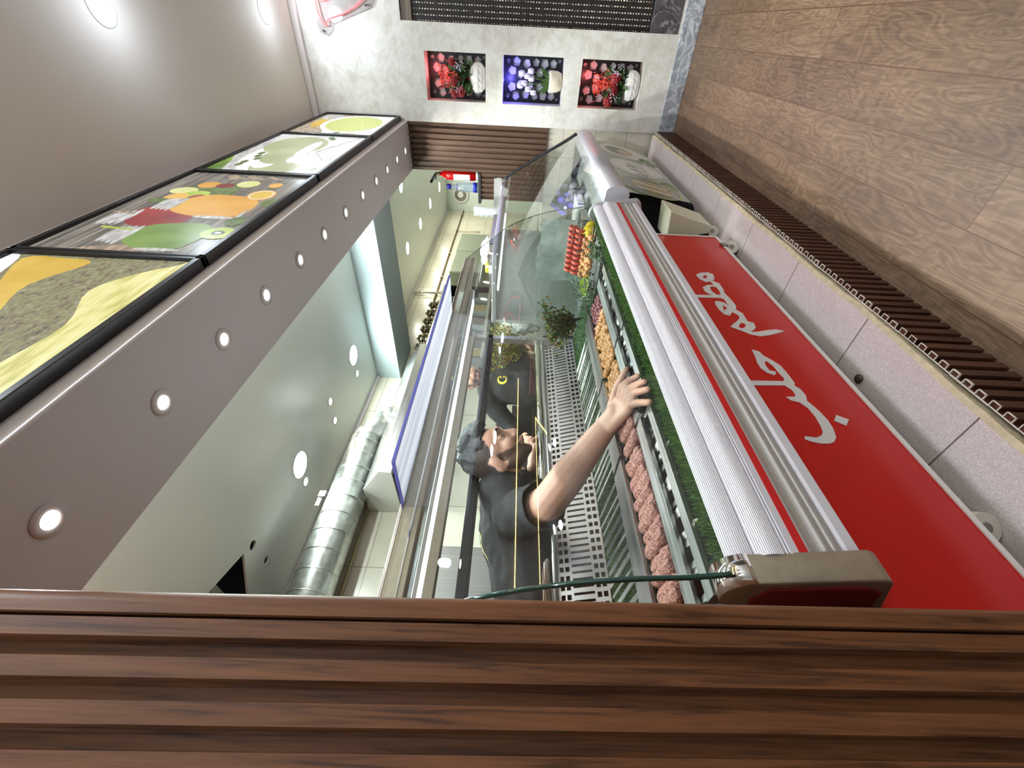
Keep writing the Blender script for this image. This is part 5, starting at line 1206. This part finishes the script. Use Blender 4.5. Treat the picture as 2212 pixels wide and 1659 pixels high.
def paint_head(body, c, R, s, mat):
    me = body.data; me.materials.clear(); me.materials.append(mat); inv = R.transposed(); c = Vector(c)
    A = me.attributes.new('beard', 'FLOAT', 'POINT'); Hh = me.attributes.new('scalp', 'FLOAT', 'POINT')
    ss = lambda e0, e1, x: (lambda q: q*q*(3-2*q))(min(1, max(0, (x-e0)/(e1-e0))))
    for v in me.vertices:
        d = v.co-c
        if d.length > .2: continue
        q = (inv @ d)/s; ay = abs(q.y); j = .003*noise.noise(v.co*70)
        ear = ay > .068 and -.026 < q.x < .018 and -.046 < q.z < .022
        if ear: continue
        zh = .074+.10*max(0, -(q.x-.05)*.0); xl = .012+.50*max(0, q.z)
        sc = ss(-.004, .004, (q.z-.076)+j) if q.x < .075 else 0
        sc = max(sc, ss(-.004, .004, (xl-q.x)+j)*ss(-.016, .0, q.z+j))
        sc = max(sc, ss(-.005, .004, (-.024-q.x)+j)*ss(-.078, -.058, q.z+j))
        Hh.data[v.index].value = sc
        if q.z < -.135: continue
        zb = -.049 if q.x > .072 else min(.004, -.049+(.072-q.x)*1.05)
        b = ss(-.005, .005, (zb-q.z)+j)*ss(-.014, -.004, q.x)*ss(-.135, -.118, q.z)
        if q.x > .070 and ay < .034: b = max(b, ss(-.003, .002, (-.0385-q.z))*ss(-.003, .002, q.z+.053))
        if q.x > .080 and ay < .024 and -.0735 < q.z < -.050: b = 0
        A.data[v.index].value = b
def head_extras(root, c, R, s, beard, hairm, style):
    c = Vector(c); T = lambda p: c+R@(Vector(p)*s)
    for sgn in (1, -1):
        e = MB().ell(T((.0735, sgn*.031, .012)), (.0125*s, .0125*s, .0115*s), R, 12, 9).build('eyeball', pbr('eye_white', (220, 214, 208), .2)); e.parent = root
        i = MB().ell(T((.0815, sgn*.031, .0085)), (.0052*s,)*3, R, 10, 7).build('iris', pbr('dark_iris', (30, 20, 14), .15)); i.parent = root
        l = MB().ell(T((.0738, sgn*.031, .0165)), (.0142*s, .0155*s, .0105*s), R, 12, 9).build('eyelid', M['skin']); l.parent = root
        b = MB().tube([T((.096, sgn*.014, .037)), T((.096, sgn*.032, .0425)), T((.080, sgn*.052, .037))], [.0035*s, .0052*s, .0028*s], 7).build('eyebrow', hairm); b.parent = root
    l = MB().tube([T((.096, .023, -.0595)), T((.1015, 0, -.0575)), T((.096, -.023, -.0595))], [.003*s, .0055*s, .003*s], 7).build('lips', pbr('lips', (160, 96, 86), .45)); l.parent = root
    e = lambda p, r: ('ell', T(p), tuple(x*s for x in r), R)
    H = [e((-.012, 0, .062), (.094, .070, .074))]
    if style == 'quiff': H += [e((.046, 0, .108), (.044, .050, .028)), e((.066, .008, .100), (.026, .036, .022)), e((.005, 0, .128), (.066, .054, .026)), e((-.048, 0, .106), (.046, .054, .034)), e((-.085, 0, .07), (.024, .05, .04))]
    inv = R.transposed()
    def cutf(v):
        q = (inv @ (v-c))/s
        return (q.x > .045 and q.z < .080) or q.z < .058-.25*max(0, -q.x)
    o = blob('hair', H, .006, hairm, 3, cutf, lambda v: .007*noise.noise(Vector((v.x*38, v.y*38, v.z*16)))+.003*noise.noise(v*160)); o.parent = root
def hand_prims(w, k, tips, thumb, s=1.0, across=None):
    """w wrist, k knuckle centre, tips: four tips from index to little, thumb tip; across = direction index->little"""
    w, k = Vector(w), Vector(k); ac = Vector(across).normalized(); P = []
    up_ = (k-w).cross(ac).normalized()
    if up_.z < 0: up_ = -up_
    for i in range(4):
        off = ac*(i-1.5)*.0205*s; kn = k+off-((k-w).normalized())*(.004*abs(i-1.2))*s
        P.append(('cap', w+off*.55, kn, .0165*s, .0115*s)); t_ = Vector(tips[i]); mid = (kn+t_)/2+up_*.016*s; m2 = kn*.25+t_*.75+up_*.012*s
        P += [('cap', kn, mid, .0105*s, .0092*s), ('cap', mid, m2, .0092*s, .0085*s), ('cap', m2, t_, .0085*s, .0072*s)]
    P.append(('cap', w, (w+k)/2, .024*s, .022*s))
    tb = w*.6+k*.4-ac*.028*s; th = Vector(thumb); tm_ = (tb+th)/2-ac*.012*s
    P += [('cap', w*.8+k*.2-ac*.012*s, tb, .016*s, .013*s), ('cap', tb, tm_, .013*s, .011*s), ('cap', tm_, th, .011*s, .0085*s)]
    return P

# ---- man leaning into the red counter, right arm reaching the skewers
def man_one():
    root = thing('person', 'man in black t-shirt with black hair and beard, leaning over the counter, reaching for skewers', 'person', (0, 0, 0)); s = 1.06
    hc = Vector((-1.295, 1.085, 1.232)); R = frame((.776, .46, -.34), (.25, .2, 1)); HP, T = head_prims(hc, R, s)
    neck = Vector((-1.385, 1.0, 1.195)); sr = Vector((-1.375, .86, 1.15)); sl = Vector((-1.56, 1.12, 1.16)); el = Vector((-1.175, .79, 1.053)); wr = Vector((-.923, .914, .885)); kn = Vector((-.815, .897, .858))
    ell_ = Vector((-1.53, 1.30, .99)); wl = Vector((-1.47, 1.30, 1.05))
    chest = Vector((-1.52, .90, 1.13)); belly = Vector((-1.60, .66, 1.04)); pel = Vector((-1.66, .47, .95))
    wl, kl = Vector((-1.475, 1.17, 1.075)), Vector((-1.455, 1.25, 1.075))
    B_ = HP + [('cap', T((-.03, 0, -.05)), neck, .058*s, .062*s), ('cap', neck, chest, .07, .12), ('cap', chest, belly, .135, .13), ('cap', belly, pel, .13, .14),
        ('cap', neck, sr, .06, .062), ('cap', neck, sl, .06, .062), ('cap', sr, (sr+el)/2, .068, .062), ('cap', (sr+el)/2, el, .062, .057), ('cap', el, el*.65+wr*.35, .058, .056), ('cap', el*.65+wr*.35, wr, .056, .034), ('cap', wr, wr*.5+kn*.5, .034, .032),
        ('cap', sl, ell_, .056, .045), ('cap', ell_, wl, .042, .028)]
    for sg in (1, -1):
        hip = pel+Vector((.0, .0, -.05))+Vector((-.06, .09, 0))*sg; kne = Vector((hip.x+.03, hip.y+.02, .48)); an = Vector((hip.x-.02, hip.y, .09))
        B_ += [('cap', hip, kne, .095, .065), ('cap', kne, an, .062, .042), ('cap', an-Vector((0, 0, .04)), an+Vector((.14, .05, -.055)), .042, .034)]
    ac = Vector((.35, -.78, -.1))
    B_ += hand_prims(wr, kn, [(-.715, .895, .845), (-.697, .850, .842), (-.692, .815, .842), (-.700, .775, .845)], (-.775, 1.0, .845), 1.3, ac)
    B_ += hand_prims(wl, kl, [(-1.43, 1.31, 1.055), (-1.445, 1.325, 1.055), (-1.46, 1.325, 1.05), (-1.475, 1.315, 1.05)], (-1.41, 1.25, 1.065), 1.05, (-.9, .1, .0))
    b = blob('body', B_, .0052, M['skin'], 3); b.parent = root
    inv = R.transposed()
    paint_head(b, hc, R, s, skin_with_hair('skin_bearded', (190, 146, 124), (42, 32, 28), (30, 26, 26)))
    head_extras(root, hc, R, s, True, M['hair'], 'quiff')
    # t-shirt
    cuffc = sr*.10+el*.90; dirn = (el-sr).normalized()
    SH = [('cap', T((-.045, 0, -.085)), neck, .075, .085), ('cap', neck*.9+chest*.1-Vector((0, 0, .0)), chest, .11, .16), ('cap', chest, belly, .165, .165), ('cap', belly, pel, .165, .165), ('cap', neck*.75+sr*.25, sr, .082, .082), ('cap', neck*.75+sl*.25, sl, .08, .082), ('cap', sr, el+dirn*.09, .086, .082), ('cap', sl, ell_, .074, .066)]
    def cutS(v):
        if (v-cuffc).dot(dirn) > .0005 and v.x > -1.33 and v.z > .9: return True
        if (v-ell_).length < .16 and (v-ell_).dot((ell_-sl).normalized()) > -.05: return True
        q = (inv @ (v-hc)); nd = (neck-T((-.03, 0, -.05))).normalized()
        if (v-T((-.035, 0, -.075))).dot(nd) < 0 and (v-hc).length < .24: return True
        return False
    sh = blob('t_shirt', SH, .009, M['shirt'], 5, cutS, lambda v: .010*noise.noise(Vector((v.x*9, v.y*14, v.z*7)))+.004*noise.noise(v*30), [(cuffc, dirn, .16)]); sh.parent = root
    so = sh.modifiers.new('t', 'SOLIDIFY'); so.thickness = .003
    tr = []
    for sg in (1, -1):
        hip = pel+Vector((.0, .0, -.05))+Vector((-.06, .09, 0))*sg; kne = Vector((hip.x+.03, hip.y+.02, .48)); an = Vector((hip.x-.02, hip.y, .08)); tr += [('cap', hip, kne, .115, .082), ('cap', kne, an, .08, .065)]
    tr += [('cap', pel, pel+Vector((0, 0, -.06)), .15, .145)]
    q = blob('trousers', tr, .012, M['blackm'], 4); q.parent = root
    # white-yellow curved print on the shirt's back and thin headset wire
    for k, (mt, off) in enumerate(((M['white'], .0), (M['yellow'], .018))):
        pts = []
        for i in range(12):
            a = -1.1+2.2*i/11; pts.append((-1.515+.012*math.cos(a*2)+off*.4, .80+.085*math.sin(a), 1.298+.006*math.cos(a)-off*.3))
        sw = MB().tube(pts, .0032, 5).build('back_print', mt); sw.parent = root
        mo = sw.modifiers.new('w', 'SHRINKWRAP'); mo.target = sh; mo.offset = .001
    return root
man_one()
# ---- second man behind, holding a bunch of herbs, maroon apron
def man_two():
    root = thing('person', 'man in black shirt with yellow crescent print and maroon apron, holding herbs', 'person', (0, 0, 0)); s = 1.02
    f2 = Vector((.74, -.66, 0)).normalized(); rt = Vector((.66, .74, 0)).normalized()   # rt: towards the right of the view
    base = Vector((-1.98, 2.37, 0)); hc = base+f2*.03+Vector((0, 0, 1.500)); R = frame(f2+Vector((0, 0, -.25)))
    HP, T = head_prims(hc, R, s); neck = base+Vector((0, 0, 1.37)); sl = base+rt*.185+Vector((0, 0, 1.325)); sr = base-rt*.185+Vector((0, 0, 1.325))
    pel = base+Vector((0, 0, .90)); chest = base+Vector((0, 0, 1.20)); belly = base+f2*.04+Vector((0, 0, 1.03))
    er = sr-rt*.16+f2*.02+Vector((0, 0, -.17)); wr = er-rt*.10+f2*.10+Vector((0, 0, -.05)); elb = sl+rt*.06+Vector((0, 0, -.27)); wl = Vector((-1.76, 2.50, 1.13)); kl = Vector((-1.715, 2.42, 1.105))
    kr = wr+f2*.08+Vector((0, 0, -.03))
    B_ = HP + [('cap', T((-.03, 0, -.05)), neck, .055, .06), ('cap', neck, chest, .07, .12), ('cap', chest+rt*.05, belly+rt*.05, .115, .12), ('cap', chest-rt*.05, belly-rt*.05, .115, .12), ('cap', belly, pel, .13, .14), ('cap', neck, sl, .055, .058), ('cap', neck, sr, .055, .058),
        ('cap', sl, elb, .055, .042), ('cap', elb, wl, .042, .028), ('cap', sr, er, .055, .042), ('cap', er, wr, .042, .028)]
    for sg in (1, -1):
        hip = pel+rt*.09*sg; kne = hip+Vector((0, 0, -.42)); an = hip+Vector((0, 0, -.81)); B_ += [('cap', hip, kne, .09, .06), ('cap', kne, an, .058, .04), ('cap', an-Vector((0, 0, .04)), an+f2*.14-Vector((0, 0, .055)), .04, .032)]
    B_ += hand_prims(wl, kl, [kl+Vector((-.02, -.035, -.05)), kl+Vector((-.01, -.045, -.062)), kl+Vector((.005, -.05, -.062)), kl+Vector((.02, -.045, -.05))], kl+Vector((-.03, -.0, .01)), 1.05, (.75, .3, -.35))
    B_ += hand_prims(wr, kr, [kr+f2*.05+Vector((0, 0, -.05))+rt*(.02*(1.5-i)) for i in range(4)], kr+rt*.05+Vector((0, 0, -.02)), 1.0, -rt)
    b = blob('body', B_, .007, M['skin2'], 3); b.parent = root
    paint_head(b, hc, R, s, skin_with_hair('skin_stubbled', (196, 150, 126), (90, 64, 50), (40, 34, 32)))
    head_extras(root, hc, R, s, True, M['hair'], 'short')
    SH = [('cap', neck*.8+chest*.2, chest, .09, .14), ('cap', chest+rt*.05, belly+rt*.06, .135, .14), ('cap', chest-rt*.05, belly-rt*.06, .135, .14), ('cap', belly, pel, .16, .16), ('cap', neck*.7+sl*.3, sl, .075, .078), ('cap', neck*.7+sr*.3, sr, .075, .078), ('cap', sl, elb*.9+sl*.1, .074, .068), ('cap', sr, er, .074, .062), ('cap', er, er*.4+wr*.6, .062, .052)]
    cutz = lambda v: ((v-er).dot((er-sr).normalized()) > 1 and (v-er).length < .1) or ((v-elb).dot((elb-sl).normalized()) > -.03 and (v-elb).length < .12) or ((v-neck).length < .085 and v.z > neck.z-.005+((v-base).dot(f2))*-.5)
    sh = blob('shirt', SH, .01, M['shirt'], 5, cutz, lambda v: .006*noise.noise(v*14)); sh.parent = root; so = sh.modifiers.new('t', 'SOLIDIFY'); so.thickness = .003
    AP = [('cap', belly+f2*.03, pel+f2*.04, .155, .165), ('cap', pel+f2*.04, pel+f2*.05+Vector((0, 0, -.35)), .165, .17)]
    ap = blob('apron', AP, .01, M['apron'], 4, lambda v: (v-base).dot(f2) < .05 or v.z > 1.06); ap.parent = root; so = ap.modifiers.new('t', 'SOLIDIFY'); so.thickness = .004
    tr = [('cap', pel, pel+Vector((0, 0, -.05)), .15, .14)]
    for sg in (1, -1):
        hip = pel+rt*.09*sg; kne = hip+Vector((0, 0, -.42)); an = hip+Vector((0, 0, -.80)); tr += [('cap', hip, kne, .11, .08), ('cap', kne, an, .078, .062)]
    q = blob('trousers', tr, .012, M['blackm'], 4); q.parent = root
    # crescent and stars print on the chest
    c = base+f2*.165-rt*.02+Vector((0, 0, 1.245)); m = MB(); n = 18; out = []; inn = []
    for i in range(n+1):
        a = math.radians(50)+math.radians(260)*i/n; out.append((.034*math.cos(a), .034*math.sin(a))); inn.append((.008+.026*math.cos(a), .026*math.sin(a)))
    for lst in (out+inn[::-1],): m.plate(lst, [], lambda a, b: c+rt*a+Vector((0, 0, b)))
    for (a, b_, r) in ((.018, .012, .010), (.02, -.012, .009)): m.plate([(a+r*(1 if i % 2 else .45)*math.cos(PI*i/5), b_+r*(1 if i % 2 else .45)*math.sin(PI*i/5)) for i in range(10)], [], lambda u, v: c+rt*u+Vector((0, 0, v)))
    pr_ = m.build('crescent_print', M['yellow']); pr_.parent = root; mo = pr_.modifiers.new('w', 'SHRINKWRAP'); mo.target = sh; mo.offset = .0015; mo.wrap_method = 'PROJECT'; mo.use_negative_direction = True; mo.use_positive_direction = True
    return root
man_two()
herb('herb_bunch', (-1.70, 2.36, 1.05), 'large bunch of yellow-green herbs held by the man with the apron', 1500, (-.05, .25, 1), .27, .19, [hg[2], hg[3], hg[1], pbr('olive_herb_light', (150, 142, 60), .6)], seed=9, lw=.013)
q = crumple((-1.66, 2.62, 1.14), (.07, .08, .13), 12, .5).build('carrier_bag', pbr('white_carrier_bag', (226, 234, 230), .4)); tag(q, 'white carrier bag hanging beside the herbs held by the man with the apron', 'plastic bag')
